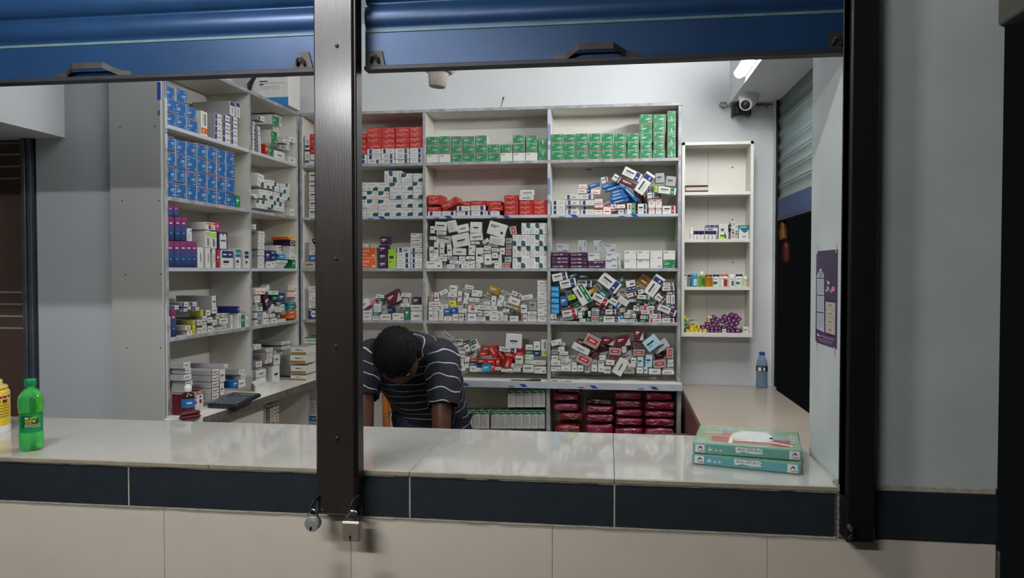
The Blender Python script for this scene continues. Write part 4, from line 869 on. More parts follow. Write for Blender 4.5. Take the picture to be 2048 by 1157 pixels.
cell(FL, ln(1, 4), lc(1, 4), (480, 660, 6.09), '''Wa 260 620 120 120;Wa 260 540 120 90;Wa 440 520 90 210;I 350 385 90 50;IR 355 335 90 50;IR 355 290 90 50;I 360 250 90 40;I 230 420 80 70;I 450 400 90 150;I 470 300 110 120;I 540 270 120 60 0 .2;I 560 215 110 44 0 .2;I 560 160 110 44 0 .2;Wa 220 210 80 60''', '', dmax=0.21, e0=0.0)
cell(FL, 'side-wall corner lower shelf', (0.63, 1.09, LOW, 0.86), (480, 660, 6.09), ';'.join('OR %g %g 54 36' % (x, y) for x in (395, 450) for y in (925, 965, 1005, 1045, 1085, 1122)), '', dmax=0.2, e0=-0.075)
# gold-banded cartons standing square to the shop in the corner, in front of the rear unit
FG = Frame((0, 3.80, 0), (1, 0, 0))
cell(FG, 'worktop corner by brown post', (-1.80, -1.40, WT, 1.4), (480, 660, 6.09), '''O 710 575 190 64;O 710 490 190 108;O 705 365 190 104;O 710 262 192 100''', '', dmax=0.17, e0=0.0)
cell(FB, 'rear-left lower shelf', (-1.675, BX[1] - .009, LOW, 0.866), (480, 660, 6.09), '''Sblue 870 1085 160 60;Wd 890 960 130 190''', '', dmax=0.17, e0=-0.03)

# ------------------------------------------------------------------ wall cabinet on the right
CX0, CX1, CZ0, CZ1, CY = 0.395, 0.768, 1.145, 2.19, 4.06
t = thing('wall_cabinet', 'narrow white open wall cabinet right of the rear shelves', 'cabinet', ((CX0 + CX1) / 2, 4.14, CZ0))
def bx(name, a, b, m, c=0.0008): mb = MB(); mb.box(a, b, m, c); return mb.build(name, t)
bx('back_panel', (CX0, 4.205, CZ0), (CX1, 4.217, CZ1), lam)
mb = MB(); mb.box((CX0 + .155, 4.2035, CZ0), (CX0 + .157, 4.2052, CZ1), lam_edge); mb.build('panel_joint', t)
bx('side_panel', (CX0, CY, CZ0), (CX0 + 0.016, 4.205, CZ1), lam); bx('side_panel', (CX1 - 0.016, CY, CZ0), (CX1, 4.205, CZ1), lam)
bx('top_board', (CX0, CY, CZ1 - 0.016), (CX1, 4.205, CZ1), lam); bx('bottom_board', (CX0 + .016, CY, CZ0), (CX1 - 0.016, 4.205, CZ0 + 0.022), lam)
CS = []
for py in (385, 480, 576):
    z = onY(1430, py, CY).z; CS.append(z); bx('shelf', (CX0 + 0.016, CY + 0.008, z - 0.013), (CX1 - 0.016, 4.205, z + 0.004), lam)
for px, py in ((1465, 335), (1465, 440), (1466, 525)):
    p = onY(px, py, 4.205); mb = MB(); mb.lathe([(0.004, 0), (0.003, 0.0015), (0.0003, 0.002)], iron, M=Matrix.Translation((p.x, 4.205, p.z)) @ Matrix.Rotation(math.pi / 2, 4, 'X'), seg=8); mb.build('screw', t)
FC = Frame((0, CY, 0), (1, 0, 0))
cs = (CX0 + .016, CX1 - .016)
cell(FC, 'wall cabinet third shelf', cs + (CS[1] + .004, CS[0] - .013), (1360, 430, 13.21), 'TT 1735 440 270 372;BT 1150 415 250 410;BW 1400 400 110 470;BW 1490 410 110 440;Hnavy 840 350 320 170;Sblack 1330 380 60 200', '', dmax=0.14, e0=0.03)
cell(FC, 'wall cabinet bottom shelf', cs + (CZ0 + .022, CS[2] - .013), (1360, 620, 13.21), '''Sgreen 95 555 80 136;Sgreen 95 415 80 134;Syellow 205 592 100 78;Syellow 315 580 110 98;Syellow 428 572 100 106;Syellow 535 577 90 98;Syellow 650 577 100 98;Syellow 200 490 96 112;Syellow 310 484 110 80;Syellow 420 450 110 72;Syellow 490 455 70 90;Syellow 195 400 96 60;Syellow 190 345 100 46;Syellow 165 262 95 112;Syellow 80 282 50 108;Hnavy 320 372 126 96 3
Splum 740 582 102 80;Splum 850 582 102 80;Splum 960 582 102 80;Splum 1060 582 92 80;Splum 612 466 126 86;Splum 735 490 110 84;Splum 855 490 110 84;Splum 965 490 104 84;Splum 1050 490 70 84;Splum 745 392 126 86;Splum 905 386 120 82;Splum 1012 390 84 86;Splum 870 290 96 90;Syellow 765 284 58 96;W 790 205 120 60;Splum 905 192 88 84;Splum 1000 282 92 92 25
Wa 1170 582 112 102;Wc 1735 575 152 150;Splum 1290 590 90 90;Splum 1400 590 90 90;Splum 1540 580 160 106;Splum 1195 292 96 82 -40;Splum 1380 242 96 82 -40;Splum 1490 276 96 82 -40;Splum 1565 352 96 82 -40;Splum 1300 330 90 82 -40;Splum 1430 356 90 82 -40;Splum 1130 380 90 80 -40;Splum 1505 432 90 82 -40;Splum 1240 420 90 82 -40;Splum 1370 440 90 82 -40;Splum 1160 480 100 76;Splum 1300 510 90 76;Splum 1450 500 90 76''', '', dmax=0.14, e0=0.012)
finish_labels()

# ------------------------------------------------------------------ lamps
def tube_light(name, label, a, b, r, strength, base=None, cat='light'):
    a = Vector(a); b = Vector(b); t = thing(name, label, cat, (a + b) / 2); d = (b - a).normalized()
    mb = MB(); mb.tube([a, b], r, lightmat(name + '_glow', strength), 14); mb.build('tube', t)
    mb = MB(); mb.tube([a - d * 0.018, a], r * 1.12, white_pl, 14); mb.tube([b, b + d * 0.018], r * 1.12, white_pl, 14); mb.build('end_cap', t)
    if base:
        mb = MB(); mb.box(base[0], base[1], white_pl, 0.003); mb.build('batten', t)
tube_light('led_batten', 'lit white LED tube on the edge of the ceiling beam, above the security camera', (0.632, 2.60, 2.462), (0.632, 3.72, 2.462), 0.022, TUBE_POWER, ((0.648, 2.58, 2.445), (0.6645, 3.74, 2.482)))
tube_light('fill_batten', 'added fill tube at the shop ceiling, unseen behind the shutter', (-1.5, 2.25, 2.90), (-0.3, 2.25, 2.90), 0.018, ROOM_FILL_POWER, ((-1.52, 2.23, 2.919), (-0.28, 2.27, 2.949)))  # unseen tube added to fill the front of the shop with light
tube_light('street_tube', 'white tube light over the street side, left of the viewer', (-1.75, -0.9, 2.58), (-0.55, -0.9, 2.58), 0.018, STREET_POWER, ((-1.77, -0.93, 2.599), (-0.53, -0.87, 2.77)))
tube_light('canopy_tube', 'short white tube light under the street canopy, close to the shutters', (-1.5, 0.85, 2.735), (-0.9, 0.85, 2.735), 0.018, EAVES_POWER, ((-1.52, 0.83, 2.754), (-0.88, 0.87, 2.7705)))
mb = MB(); mb.box((-3.0, -2.0, 2.771), (1.2, 1.2, 2.85), conc); struct('ceiling_street', mb)

# ------------------------------------------------------------------ side shutter on the right wall
t = thing('roller_shutter', 'grey-green roller shutter with blue bottom rail, over the dark side opening', 'shutter', (0.915, 3.2, 1.78))
gg = mat('galvanised_green', (96, 112, 110), 0.38, 0.35, 0.06, 10)
prof = []
for k in range(9):
    z0 = 1.885 + k * 0.0705
    for q in range(9):
        u = q / 8; prof.append((0.912 + 0.010 * math.sin(math.pi * u) ** 0.9, z0 + u * 0.066))
    prof.append((0.926, z0 + 0.068))
n = len(prof); mb = MB(); Y0, Y1 = 2.305, 4.155
vs = [(x, Y1, z) for x, z in prof] + [(x, Y0, z) for x, z in prof] + [(x + .006, Y1, z) for x, z in prof] + [(x + .006, Y0, z) for x, z in prof]
mb.add(vs, [(i, n + i, n + i + 1, i + 1) for i in range(n - 1)] + [(2 * n + i + 1, 3 * n + i + 1, 3 * n + i, 2 * n + i) for i in range(n - 1)], gg, True); mb.build('slat_curtain', t)
mb = MB(); mb.box((0.910, Y0, 1.782), (0.925, Y1, 1.884), mat('side_rail_blue', (22, 44, 84), 0.5, 0.1, 0.3, 12, 0.2, 30), 0.002); mb.build('bottom_rail', t)
mb = MB(); mb.box((0.907, Y0, 1.770), (0.926, Y1, 1.7815), shut_rail, 0.001); mb.build('rail_angle', t)
mb = MB(); mb.box((0.901, 4.150, 0.87), (0.912, 4.159, 2.42), steel_black, 0.001); mb.build('guide_channel', t)

# ------------------------------------------------------------------ camera, its cables, ceiling fixture, wall cable
p = onY(1494, 184, 4.02)
t = thing('security_camera', 'white dome security camera under the ceiling beam near the side shutter', 'camera', (p.x, 4.02, 2.42))
mb = MB(); mb.lathe([(0.052, 0.0), (0.050, -0.022), (0.044, -0.036), (0.036, -0.045)], white_pl, c=(p.x + 0.012, 4.04, 2.4245)); mb.build('camera_base', t)
Mh = Matrix.Translation((p.x - 0.003, 4.005, 2.376)) @ Matrix.Scale(.84, 4) @ Matrix.Rotation(math.radians(-24), 4, 'Z') @ Matrix.Rotation(math.radians(112), 4, 'X')
mb = MB(); mb.lathe([(0.030, -0.045), (0.040, -0.030), (0.042, 0.0), (0.040, 0.028), (0.034, 0.036)], white_pl, M=Mh); mb.build('camera_head', t)
mb = MB(); mb.lathe([(0.029, 0.0362), (0.028, 0.041), (0.014, 0.042)], black, M=Mh); mb.lathe([(0.012, 0.0425), (0.009, 0.046), (0.001, 0.047)], mat('lens_glass', (30, 30, 40), 0.08, 0, 0, coat=1), M=Mh); mb.build('lens', t)
p = onY(1482, 221, 4.19)
t = thing('junction_box', 'black plastic junction box on rear wall below the security camera', 'box', (p.x, 4.19, p.z))
mb = MB(); mb.box((p.x - 0.042, 4.165, p.z - 0.024), (p.x + 0.042, 4.219, p.z + 0.026), black, 0.006); mb.build('box_body', t)
for s in (-1, 1):
    mb = MB(); mb.box((p.x + s * 0.042 - 0.008, 4.158, p.z - 0.036), (p.x + s * 0.042 + 0.008, 4.219, p.z + 0.03), black, 0.006); mb.build('end_flange', t)
grey_c = mat('grey_cable', (120, 118, 116), 0.6, 0, 0.1)
mb = MB(); pts = [onY(x, y, 4.207) for x, y in ((1500, 213), (1480, 208), (1462, 210), (1448, 214), (1439, 211), (1441, 205), (1452, 206), (1455, 212), (1447, 217), (1443, 214))]
mb.tube(pts, 0.0045, grey_c, 8); tag(mb.build('cable'), 'looped grey cable on rear wall left of the black junction box', 'cable')
mb = MB(); pts = [onY(x, y, 4.207) for x, y in ((1502, 211), (1510, 207), (1518, 212), (1526, 209), (1534, 213), (1537, 209), (1546, 209))]
mb.tube(pts, [0.006, 0.006, 0.008, 0.005, 0.008, 0.005, 0.003], mat('taped_cable', (84, 82, 80), 0.6, 0, 0.15), 8); tag(mb.build('cable'), 'taped dark cable on rear wall right of the black junction box', 'cable')
mb = MB(); pts = [onY(x, y, 4.19) for x, y in ((1001, 216), (1004, 207), (1006, 199), (1007, 195))]
mb.tube(pts, [0.002, 0.002, 0.003, 0.007], black, 8); tag(mb.build('wire'), 'short black wire end sticking up above the rear shelves', 'wire')
c = onY(877, 143, 3.2)
t = thing('ceiling_fixture', 'off-white round fixture with tapered cup, hanging below the shutter edge', 'fixture', (c.x, 3.2, 2.31))
fx = mat('aged_white_plastic', (196, 190, 180), 0.5, 0, 0.08, 20)
Mt = Matrix.Translation((c.x, 3.2, c.z - 0.005)) @ Matrix.Rotation(math.radians(5), 4, 'Y')
mb = MB(); mb.lathe([(0.046, 0.004), (0.060, 0.0), (0.066, 0.006), (0.078, 0.014), (0.088, 0.03), (0.088, 0.04), (0.03, 0.06), (0.012, 0.07)], fx, M=Mt, seg=32); mb.build('rim', t)
mb = MB(); mb.lathe([(0.0475, 0.003), (0.037, -0.062), (0.034, -0.064), (0.0, -0.064)], mat('cup_plastic', (158, 150, 140), 0.5, 0, 0.1, 30), M=Mt, seg=32); mb.build('cup', t)
mb = MB(); mb.tube([Mt @ Vector((0, 0, 0.069)), (c.x, 3.2, 2.9495)], 0.012, fx, 10); mb.build('rod', t)

# carton and rod on top of the left shelves
p0, p1 = onY(516, 200, 3.80), onY(577, 200, 3.80)
t = thing('paper_carton', 'white printed carton with blue base on top of left shelves', 'box', ((p0.x + p1.x) / 2, 3.84, LV[0] + 0.008))
zb0 = LV[0] + 0.009; z1 = onY(540, 146, 3.80).z
mb = MB(); mb.box((p0.x, 3.80, zb0), (p1.x, 3.95, z1 + 0.02), pm('white'), 0.0015)
mb.box((p0.x + 0.001, 3.799, zb0), (p1.x - 0.001, 3.8, onY(540, 195, 3.8).z), mat('poster_blue', (40, 110, 170), 0.5), 0.0)
for (a, y0, b, y1) in ((519, 161.5, 535, 164.5), (519, 168, 527, 171), (537, 151, 571, 155)):
    q0, q1 = onY(a, y1, 3.7988), onY(b, y0, 3.7988); mb.quad([(q0.x, 3.7988, q0.z), (q1.x, 3.7988, q0.z), (q1.x, 3.7988, q1.z), (q0.x, 3.7988, q1.z)], pm('navy'))
for y in (166, 172.5, 175, 178):
    q0, q1 = onY(520, y + .6, 3.7988), onY(571 if y < 170 else 560, y, 3.7988); mb.quad([(q0.x, 3.7988, q0.z), (q1.x, 3.7988, q0.z), (q1.x, 3.7988, q1.z), (q0.x, 3.7988, q1.z)], pm('grey'))
mb.build('carton_body', t)
mb = MB(); a_ = onY(498, 170, 3.79); b_ = onY(513, 149, 3.79); zt_ = LV[0] + .009
mb.tube([(a_.x, 3.79, zt_ + .012), (a_.x + .004, 3.79, a_.z), (a_.x * .5 + b_.x * .5, 3.79, a_.z * .5 + b_.z * .5), (b_.x, 3.79, b_.z)], [.013, .016, .011, .010], black, 10)
mb.tube([(a_.x, 3.79, zt_), (a_.x, 3.79, zt_ + .012)], .014, black, 10)
tag(mb.build('torch'), 'black torch-like tool leaning on the white carton above left shelves', 'tool')

# ------------------------------------------------------------------ bottles and jars
def jar(name, label, cat, x, y, z, prof, body, cap_prof, cap_m, lab=None, group=None, seg=28, extra=None):
    t = thing(name, label, cat, (x, y, z), group)
    mb = MB(); mb.lathe(prof, body, c=(x, y, z + 0.0004), seg=seg); b = mb.build('bottle_body', t)
    if cap_prof: mb = MB(); mb.lathe(cap_prof, cap_m, c=(x, y, z + 0.0004), seg=seg); mb.build('cap', t)
    if lab:
        mb = MB(); r, z0, z1, m = lab[:4]; a0, a1 = lab[4:6] if len(lab) > 4 else (0, 2 * math.pi)
        k = 24; vs = [(x + r * math.cos(a0 + (a1 - a0) * q / k), y + r * math.sin(a0 + (a1 - a0) * q / k), zz) for zz in (z + z0, z + z1) for q in range(k + 1)]
        mb.add(vs, [(q, q + 1, k + 2 + q, k + 1 + q) for q in range(k)], m, True)
        if extra: extra(mb, x, y, z, r)
        mb.build('label_band', t)
    return t
def wrap(mb, x, y, z, r, th0, th1, z0, z1, m, txt=None, shear=0):
    """a printed patch or lettering wrapped on a cylinder, th measured in radians from the camera side"""
    off = math.atan2(-x, y); th0 += off; th1 += off
    if txt:
        vs, fs = text_geo(txt, shear); out = []
        for u, v in vs: a = -math.pi / 2 + th0 + (th1 - th0) * u; out.append((x + r * math.cos(a), y + r * math.sin(a), z + z0 + (z1 - z0) * v))
        mb.add(out, fs, m)
    else:
        k = 10; vs = [(x + r * math.cos(-math.pi / 2 + th0 + (th1 - th0) * q / k), y + r * math.sin(-math.pi / 2 + th0 + (th1 - th0) * q / k), zz) for zz in (z + z0, z + z1) for q in range(k + 1)]
        mb.add(vs, [(q, q + 1, k + 2 + q, k + 1 + q) for q in range(k)], m, True)
g_pet = mat('green_pet', (96, 226, 120), 0.06, 0, 0, trans=0.82, ior=1.25)
g_lab = mat('green_label', (22, 140, 72), 0.4, 0, 0.03); g_lab2 = mat('dark_green_label', (14, 92, 52), 0.4, 0, 0.03)
bx_, by_ = -1.668, 1.945
def sprite_label(mb, x, y, z, r):
    e = 0.0004
    wrap(mb, x, y, z, r + e, -0.9, 0.1, 0.068, 0.104, g_lab2)
    wrap(mb, x, y, z, r + e, -0.6, 0.62, 0.072, 0.094, mat('label_deep', (10, 70, 40), 0.4, 0, 0.02))
    wrap(mb, x, y, z, r + 2 * e, -0.1, 0.55, 0.092, 0.102, pm('yellow'), 'হাসি')
    wrap(mb, x, y, z, r + 2 * e, -0.5, 0.4, 0.080, 0.091, pm('yellow'), 'চুমুক')
    wrap(mb, x, y, z, r + 2 * e, -0.5, -0.2, 0.094, 0.099, pm('white'))
    wrap(mb, x, y, z, r + 2 * e, -0.5, 0.8, 0.070, 0.079, pm('white'), 'REFRESHED')
jar('soda_bottle', 'green plastic soda bottle with green cap on the counter, left end', 'bottle', bx_, by_, CT,
    [(0.020, 0.004), (0.027, 0.0), (0.0305, 0.008), (0.0320, 0.025), (0.0315, 0.05), (0.0300, 0.054), (0.0295, 0.106), (0.0305, 0.112), (0.0328, 0.130), (0.0325, 0.146), (0.0290, 0.160), (0.0200, 0.174), (0.0125, 0.181), (0.0118, 0.187)], g_pet,
    [(0.0148, 0.186), (0.0155, 0.188), (0.0155, 0.204), (0.014, 0.207), (0.0, 0.2075)], mat('green_cap', (16, 128, 78), 0.35, 0, 0.03),
    (0.0306, 0.054, 0.107, g_lab), extra=sprite_label)
yl = mat('yellow_tub', (220, 192, 44), 0.35, 0, 0.04); yc = mat('cloudy_lid', (226, 200, 120), 0.25, 0, 0.04, trans=0.2)
yx, yy = -2.005, 2.13
def tub_label(mb, x, y, z, r):
    wrap(mb, x, y, z, r + .0006, -1.5, 1.5, 0.111, 0.120, pm('crimson')); wrap(mb, x, y, z, r + .0004, -1.5, 1.5, 0.108, 0.126, pm('cream'))
    for k in range(5): wrap(mb, x, y, z, r + .0004, 0.2, 1.2, 0.052 + k * .009, 0.0545 + k * .009, pm('brown'))
    for k in range(2): wrap(mb, x, y, z, r + .0006, 0.45 + k * .35, 0.7 + k * .35, 0.097, 0.107, pm('maroon'))
jar('plastic_tub', 'yellow plastic tub with pale lid at counter edge, behind the soda bottle', 'tub', yx, yy, CT,
    [(0.078, 0.0), (0.080, 0.003), (0.080, 0.022), (0.0795, 0.024), (0.0795, 0.128), (0.078, 0.134), (0.060, 0.145)], yl,
    [(0.074, 0.140), (0.076, 0.144), (0.070, 0.150), (0.060, 0.152), (0.060, 0.166), (0.054, 0.169), (0.02, 0.170), (0.016, 0.178), (0.0, 0.180)], yc, (0.0800, 0.024, 0.128, yl), extra=tub_label)
mb = MB(); mb.lathe([(0.0806, 0.0005), (0.0806, 0.024)], white_pl, c=(yx, yy, CT), cap=False); tb = mb.build('base_ring'); tb.parent = bpy.data.objects['plastic_tub']; tb.matrix_parent_inverse = Matrix.Translation(bpy.data.objects['plastic_tub'].location).inverted()
pet = mat('clear_pet', (190, 215, 235), 0.05, 0, 0, trans=0.85, ior=1.2)
wb = onY(1525, 766, 4.15)
def water_label(mb, x, y, z, r):
    wrap(mb, x, y, z, r + .0004, -0.7, -0.1, 0.094, 0.114, pm('white')); wrap(mb, x, y, z, r + .0005, 0.2, 0.6, 0.096, 0.112, pm('white'))
jar('water_bottle', 'clear water bottle with blue cap on side worktop by the opening', 'bottle', 0.838, 4.16, 0.862,
    [(0.024, 0.003), (0.029, 0.0), (0.031, 0.008), (0.0305, 0.03), (0.029, 0.034), (0.0305, 0.04), (0.029, 0.06), (0.0305, 0.066), (0.029, 0.085), (0.0305, 0.09), (0.0305, 0.118), (0.029, 0.125), (0.026, 0.145), (0.018, 0.166), (0.0125, 0.174), (0.0125, 0.178)], pet,
    [(0.0148, 0.177), (0.015, 0.179), (0.015, 0.193), (0.013, 0.195), (0.0, 0.1955)], mat('blue_cap', (24, 60, 140), 0.35, 0, 0.03), (0.0310, 0.092, 0.117, mat('black_label', (30, 34, 40), 0.4)), extra=water_label)
# third shelf of the cabinet: jars
zj = CS[2] + 0.004
def cabx(v, y): return onY(1360 + v / 13.21, 520, y).x
JY = 4.10
k13 = 4.12 / FPX / 13.21 * 1.0
def simple_jar(v, w, top, bot, name, label, body, capm, capf=0.14, lab=None, group='jars and bottles on the wall cabinet', neck=1.0, y=JY):
    x = cabx(v, y); r = w * k13 / 2; h = (bot - top) * k13; hc = h * capf
    prof = [(r * .9, 0), (r, .002), (r, (h - hc) * .84), (r * .96, (h - hc) * .92), (r * .84 * neck, h - hc)]
    cp = [(r * .9 * neck, h - hc + .0003), (r * .92 * neck, h - hc + .001), (r * .92 * neck, h - .001), (r * .8 * neck, h), (0, h)]
    def ex(mb, x_, y_, z_, r_):
        if lab: wrap(mb, x_, y_, z_, r_ + .0004, lab[0], lab[1], h * lab[2], h * lab[3], lab[4])
        wrap(mb, x_, y_, z_, r_ + .0004, -.6, .4, h * .62, h * .67, pm('ink'))
    return jar(name, label, 'jar' if 'jar' in name else 'bottle', x, y, zj, prof, body, cp, capm, (r + .0002, h * .1, h * .68, body), group, extra=ex)
wj = white_pl; am = mat('amber_jar', (190, 120, 30), 0.2, 0, 0.1, trans=0.15); cy = mat('cyan_jar', (40, 150, 180), 0.35); gs = mat('green_syrup', (140, 180, 20), 0.15, 0, 0.05, trans=0.25)
ncap = mat('navy_cap', (30, 26, 60), 0.4); rcap = mat('red_cap', (140, 24, 24), 0.4); ocap = mat('orange_cap', (190, 84, 50), 0.4)
simple_jar(118, 118, 185, 490, 'pill_jar', 'small white jar with dark cap, at left end of the jar shelf', wj, ncap, .1, y=4.13)
simple_jar(252, 110, 180, 490, 'pill_jar', 'grey jar with navy cap behind the cyan jar', mat('grey_jar', (120, 124, 130), 0.4), ncap, .17, y=4.13)
simple_jar(388, 158, 158, 490, 'pill_jar', 'cyan jar with cyan cap, white label', cy, cy, .26, (-.3, .9, .1, .62, pm('paleblue')), y=4.092)
simple_jar(578, 170, 105, 492, 'syrup_bottle', 'green-yellow syrup bottle with white cap, tallest on the jar shelf', gs, wj, .22, (-.1, .9, .1, .55, pm('green')), neck=.62)
simple_jar(758, 190, 180, 495, 'pill_jar', 'amber jar with red lid between syrup bottle and white jar', am, rcap, .17)
simple_jar(958, 182, 180, 495, 'pill_jar', 'white jar with navy lid, green label, beside the amber jar', wj, ncap, .17, (-.9, .35, .2, .44, pm('green')))
simple_jar(1172, 208, 172, 498, 'pill_jar', 'white jar with orange lid and red label', wj, ocap, .17, (-.15, .8, .06, .6, pm('red')))
simple_jar(1384, 155, 188, 498, 'pill_jar', 'all-white jar with white cap and dark tick mark', wj, wj, .24, (-.3, .5, .12, .5, pm('dgrey')))
simple_jar(1566, 178, 178, 500, 'pill_jar', 'white jar with navy lid, green label, beside the all-white jar', wj, ncap, .17, (-.9, .2, .2, .42, pm('green')))
simple_jar(1730, 84, 228, 500, 'syrup_bottle', 'small pale bottle with white cap at right end of jar shelf', mat('pale_bottle', (196, 196, 150), 0.3), wj, .26)
zj = CS[1] + 0.004
def cab2(v, y): return onY(1360 + v / 13.21, 460, y).x
xx = cab2(305, JY)
jar('dropper_bottle', 'white dropper bottle with pointed cap on wall cabinet', 'bottle', xx, JY, zj, [(0.0105, 0), (0.011, .001), (0.011, .036), (0.009, .041), (0.006, .043)], wj, [(0.0075, .0435), (0.0075, .052), (0.0035, .060), (0.002, .067), (0, .068)], wj, (0.0112, .006, .032, pm('white')))
for k, v in enumerate((402, 496, 588, 700, 802, 905)):
    x = cab2(v, JY - 0.005)
    jar('vial', 'small white vial with purple cap, %s from left' % ORD[k], 'vial', x, JY - 0.005, zj, [(0.0085, 0), (0.009, .001), (0.009, .024), (0.007, .027)], mat('vial_glass', (205, 208, 206), 0.2, 0, 0.02), [(0.0095, .0272), (0.0098, .028), (0.0098, .044), (0.009, .046), (0, .046)], mat('purple_cap', (46, 26, 92), 0.4), (0.0091, .005, .018, pm('white')), group='purple-capped vials on the wall cabinet', seg=20)
# closed book on the first board
p = onY(1368, 384, 4.1); zt = CS[0] + 0.004
t = thing('book', 'closed dark red book lying on top board of wall cabinet', 'book', (p.x + 0.06, 4.13, zt))
bc_ = mat('book_cover', (58, 24, 24), 0.5, 0, 0.1); x0, x1 = CX0 + 0.019, CX0 + 0.139
mb = MB(); mb.box((x0, 4.075, zt + .0002), (x1, 4.195, zt + .009), bc_, .001); mb.box((x0, 4.073, zt + .030), (x1 + .001, 4.195, zt + .037), bc_, .0015); mb.box((x0, 4.191, zt + .004), (x1, 4.195, zt + .030), bc_); mb.build('cover', t)
mb = MB(); mb.box((x0 + .003, 4.079, zt + .0092), (x1 - .002, 4.190, zt + .0298), mat('book_pages', (206, 190, 178), 0.8, 0, 0.08, 80, stretch=(1, 1, 30))); mb.build('page_block', t)
mb = MB(); mb.tube([(x0 + .004, 4.079, zt + .02), (x0 + .001, 4.074, zt + .015), (x0 + .002, 4.073, zt + .012)], .0012, pm('gold'), 6); mb.build('ribbon', t)
# medicine bottle and open things on the left worktop
p = onZ(346, 839, WT)
jar('medicine_bottle', 'brown medicine bottle with white cap and blue label, left worktop end', 'bottle', -1.715, 2.835, WT, [(.024, 0), (.026, .002), (.026, .075), (.022, .088), (.012, .096)], mat('brown_glass', (50, 26, 16), 0.15), [(.0135, .0965), (.0145, .098), (.0145, .118), (.013, .120), (.007, .1205), (.006, .127), (0, .1275)], wj, (.0263, .02, .07, mat('blue_label', (36, 100, 160), 0.4)), extra=lambda mb, x, y, z, r: (wrap(mb, x, y, z, r + .0004, -1.2, 1.2, .02, .034, pm('maroon')), wrap(mb, x, y, z, r + .0006, -.2, .6, .05, .056, pm('white'))))

# ------------------------------------------------------------------ gift boxes on the counter
mint = mat('mint_print', (108, 164, 148), 0.3, 0, 0.05, 20, coat=0.5); sage = mat('sage_print', (142, 168, 136), 0.3, 0, 0.14, 26, coat=0.6)
aqua = mat('aqua_print', (92, 162, 168), 0.3, 0, 0.05, 20, coat=0.5); rosep = mat('faded_red_print', (168, 96, 92), 0.3, 0, 0.1, 20, coat=0.6)
pwhite = mat('glossy_white_print', (220, 226, 222), 0.25, 0, 0.03, coat=0.6); film = mat('glossy_blue_grey_print', (150, 176, 184), 0.3, 0, 0.08, coat=0.6)
script_ink = mat('script_ink', (86, 50, 50), 0.5)
def gift_box(z, fl, fr, depth, h, label, spine):
    fl = Vector((fl.x, fl.y, 0)); fr = Vector((fr.x, fr.y, 0)); u = (fr - fl); w = u.length; u.normalize(); v = Vector((-u.y, u.x, 0))
    t = thing('gift_box', label, 'box', (fl.x + u.x * w / 2 + v.x * depth / 2, fl.y + u.y * w / 2 + v.y * depth / 2, z), 'baby gift boxes on the counter')
    M = Matrix(((u.x, v.x, 0, fl.x), (u.y, v.y, 0, fl.y), (0, 0, 1, z), (0, 0, 0, 1)))
    T = lambda x, y, zz: M @ Vector((x, y, zz))
    mb = MB(); mb.box((0, 0, 0.0003), (w, depth, h), mint, (.004, .003, .003), dict(front=spine, top=sage, right=sage, left=sage), M=M); mb.build('box_body', t)
    mb = MB(); y = -.0003
    def R(x0, z0, x1, z1, m, k=1): mb.quad([T(x0 * w, y * k, z0 * h), T(x1 * w, y * k, z0 * h), T(x1 * w, y * k, z1 * h), T(x0 * w, y * k, z1 * h)], m)
    for k, (a, sz) in enumerate(((.165, .05), (.22, .03), (.262, .034))):
        mb.quad([T((a + q[0] * sz) * w, y, (.36 + q[1] * sz * 9) * h) for q in ((-.5, .3), (-.2, .2), (0, 1), (.15, .25), (.55, .5), (.3, 0), (-.3, 0))], pwhite)
    mb.build('star_print', t); mb = MB()
    mb.quad([T(a * w, y, b * h) for a, b in ((.405, .35), (.40, .9), (.52, .84), (.62, .90), (.655, .74), (.64, .56), (.655, .38), (.56, .34), (.47, .48), (.43, .34))], pwhite)
    mb.text('Baby Gift Box', T(.418 * w, y * 2, .50 * h), u * w * .218, Vector((0, 0, h * .30)), script_ink, 0.45)
    mb.build('title_banner', t)
    for a in (.025, .885):
        mb = MB()
        R(a, .14, a + .09, .88, pwhite)
        mb.quad([T((a + .022 + q[0] * .05) * w, y * 2, (.35 + q[1] * .4) * h) for q in ((0, 0), (.25, .7), (.55, 1), (.85, .8), (1, .1), (.8, .35), (.55, .62), (.3, .4))], pm('plum'))
        R(a + .03, .22, a + .085, .34, pm('grey'), 2)
        mb.build('logo_patch', t)
    mb = MB(); e = h + .0003
    def Q(pts, m, k=1): mb.quad([T(a * w, b * depth, e + (k - 1) * .0003) for a, b in pts], m)
    Q([(.17, .16), (.88, .10), (.92, .40), (.80, .62), (.30, .66), (.16, .42)], rosep)
    Q([(.33, .34), (.36, .62), (.44, .80), (.68, .80), (.74, .62), (.74, .36), (.6, .28)], pwhite, 2)
    Q([(.70, .46), (.78, .66), (.9, .62), (.92, .48), (.84, .40)], film, 2); Q([(.18, .78), (.24, .93), (.36, .86), (.34, .74)], film, 2)
    Q([(.33, .10), (.365, .10), (.37, .34), (.335, .36)], pm('cream'), 3); Q([(.38, .24), (.72, .26), (.92, .14), (.92, .18), (.72, .31), (.38, .29)], pm('cream'), 3)
    for k in range(11):
        a = .06 + .085 * k; Q([(a, .955), (a + .05, .965), (a + .045, .985), (a + .01, .98)], pwhite, 2); Q([(a, .03), (a + .045, .025), (a + .05, .05), (a, .055)], pwhite, 2)
    for k in range(4):
        b = .3 + .12 * k; Q([(.90, b), (.96, b + .01), (.955, b + .05), (.905, b + .06)], pwhite, 3)
    Q([(.14 + .07 * math.cos(q * .6), .6 + .07 * math.sin(q * .6)) for q in range(10)], pm('tan'), 2)
    mb.build('lid_print', t)
zt = CT + .0003
f0, f1 = onZ(1384, 929, zt), onZ(1601, 951, zt)
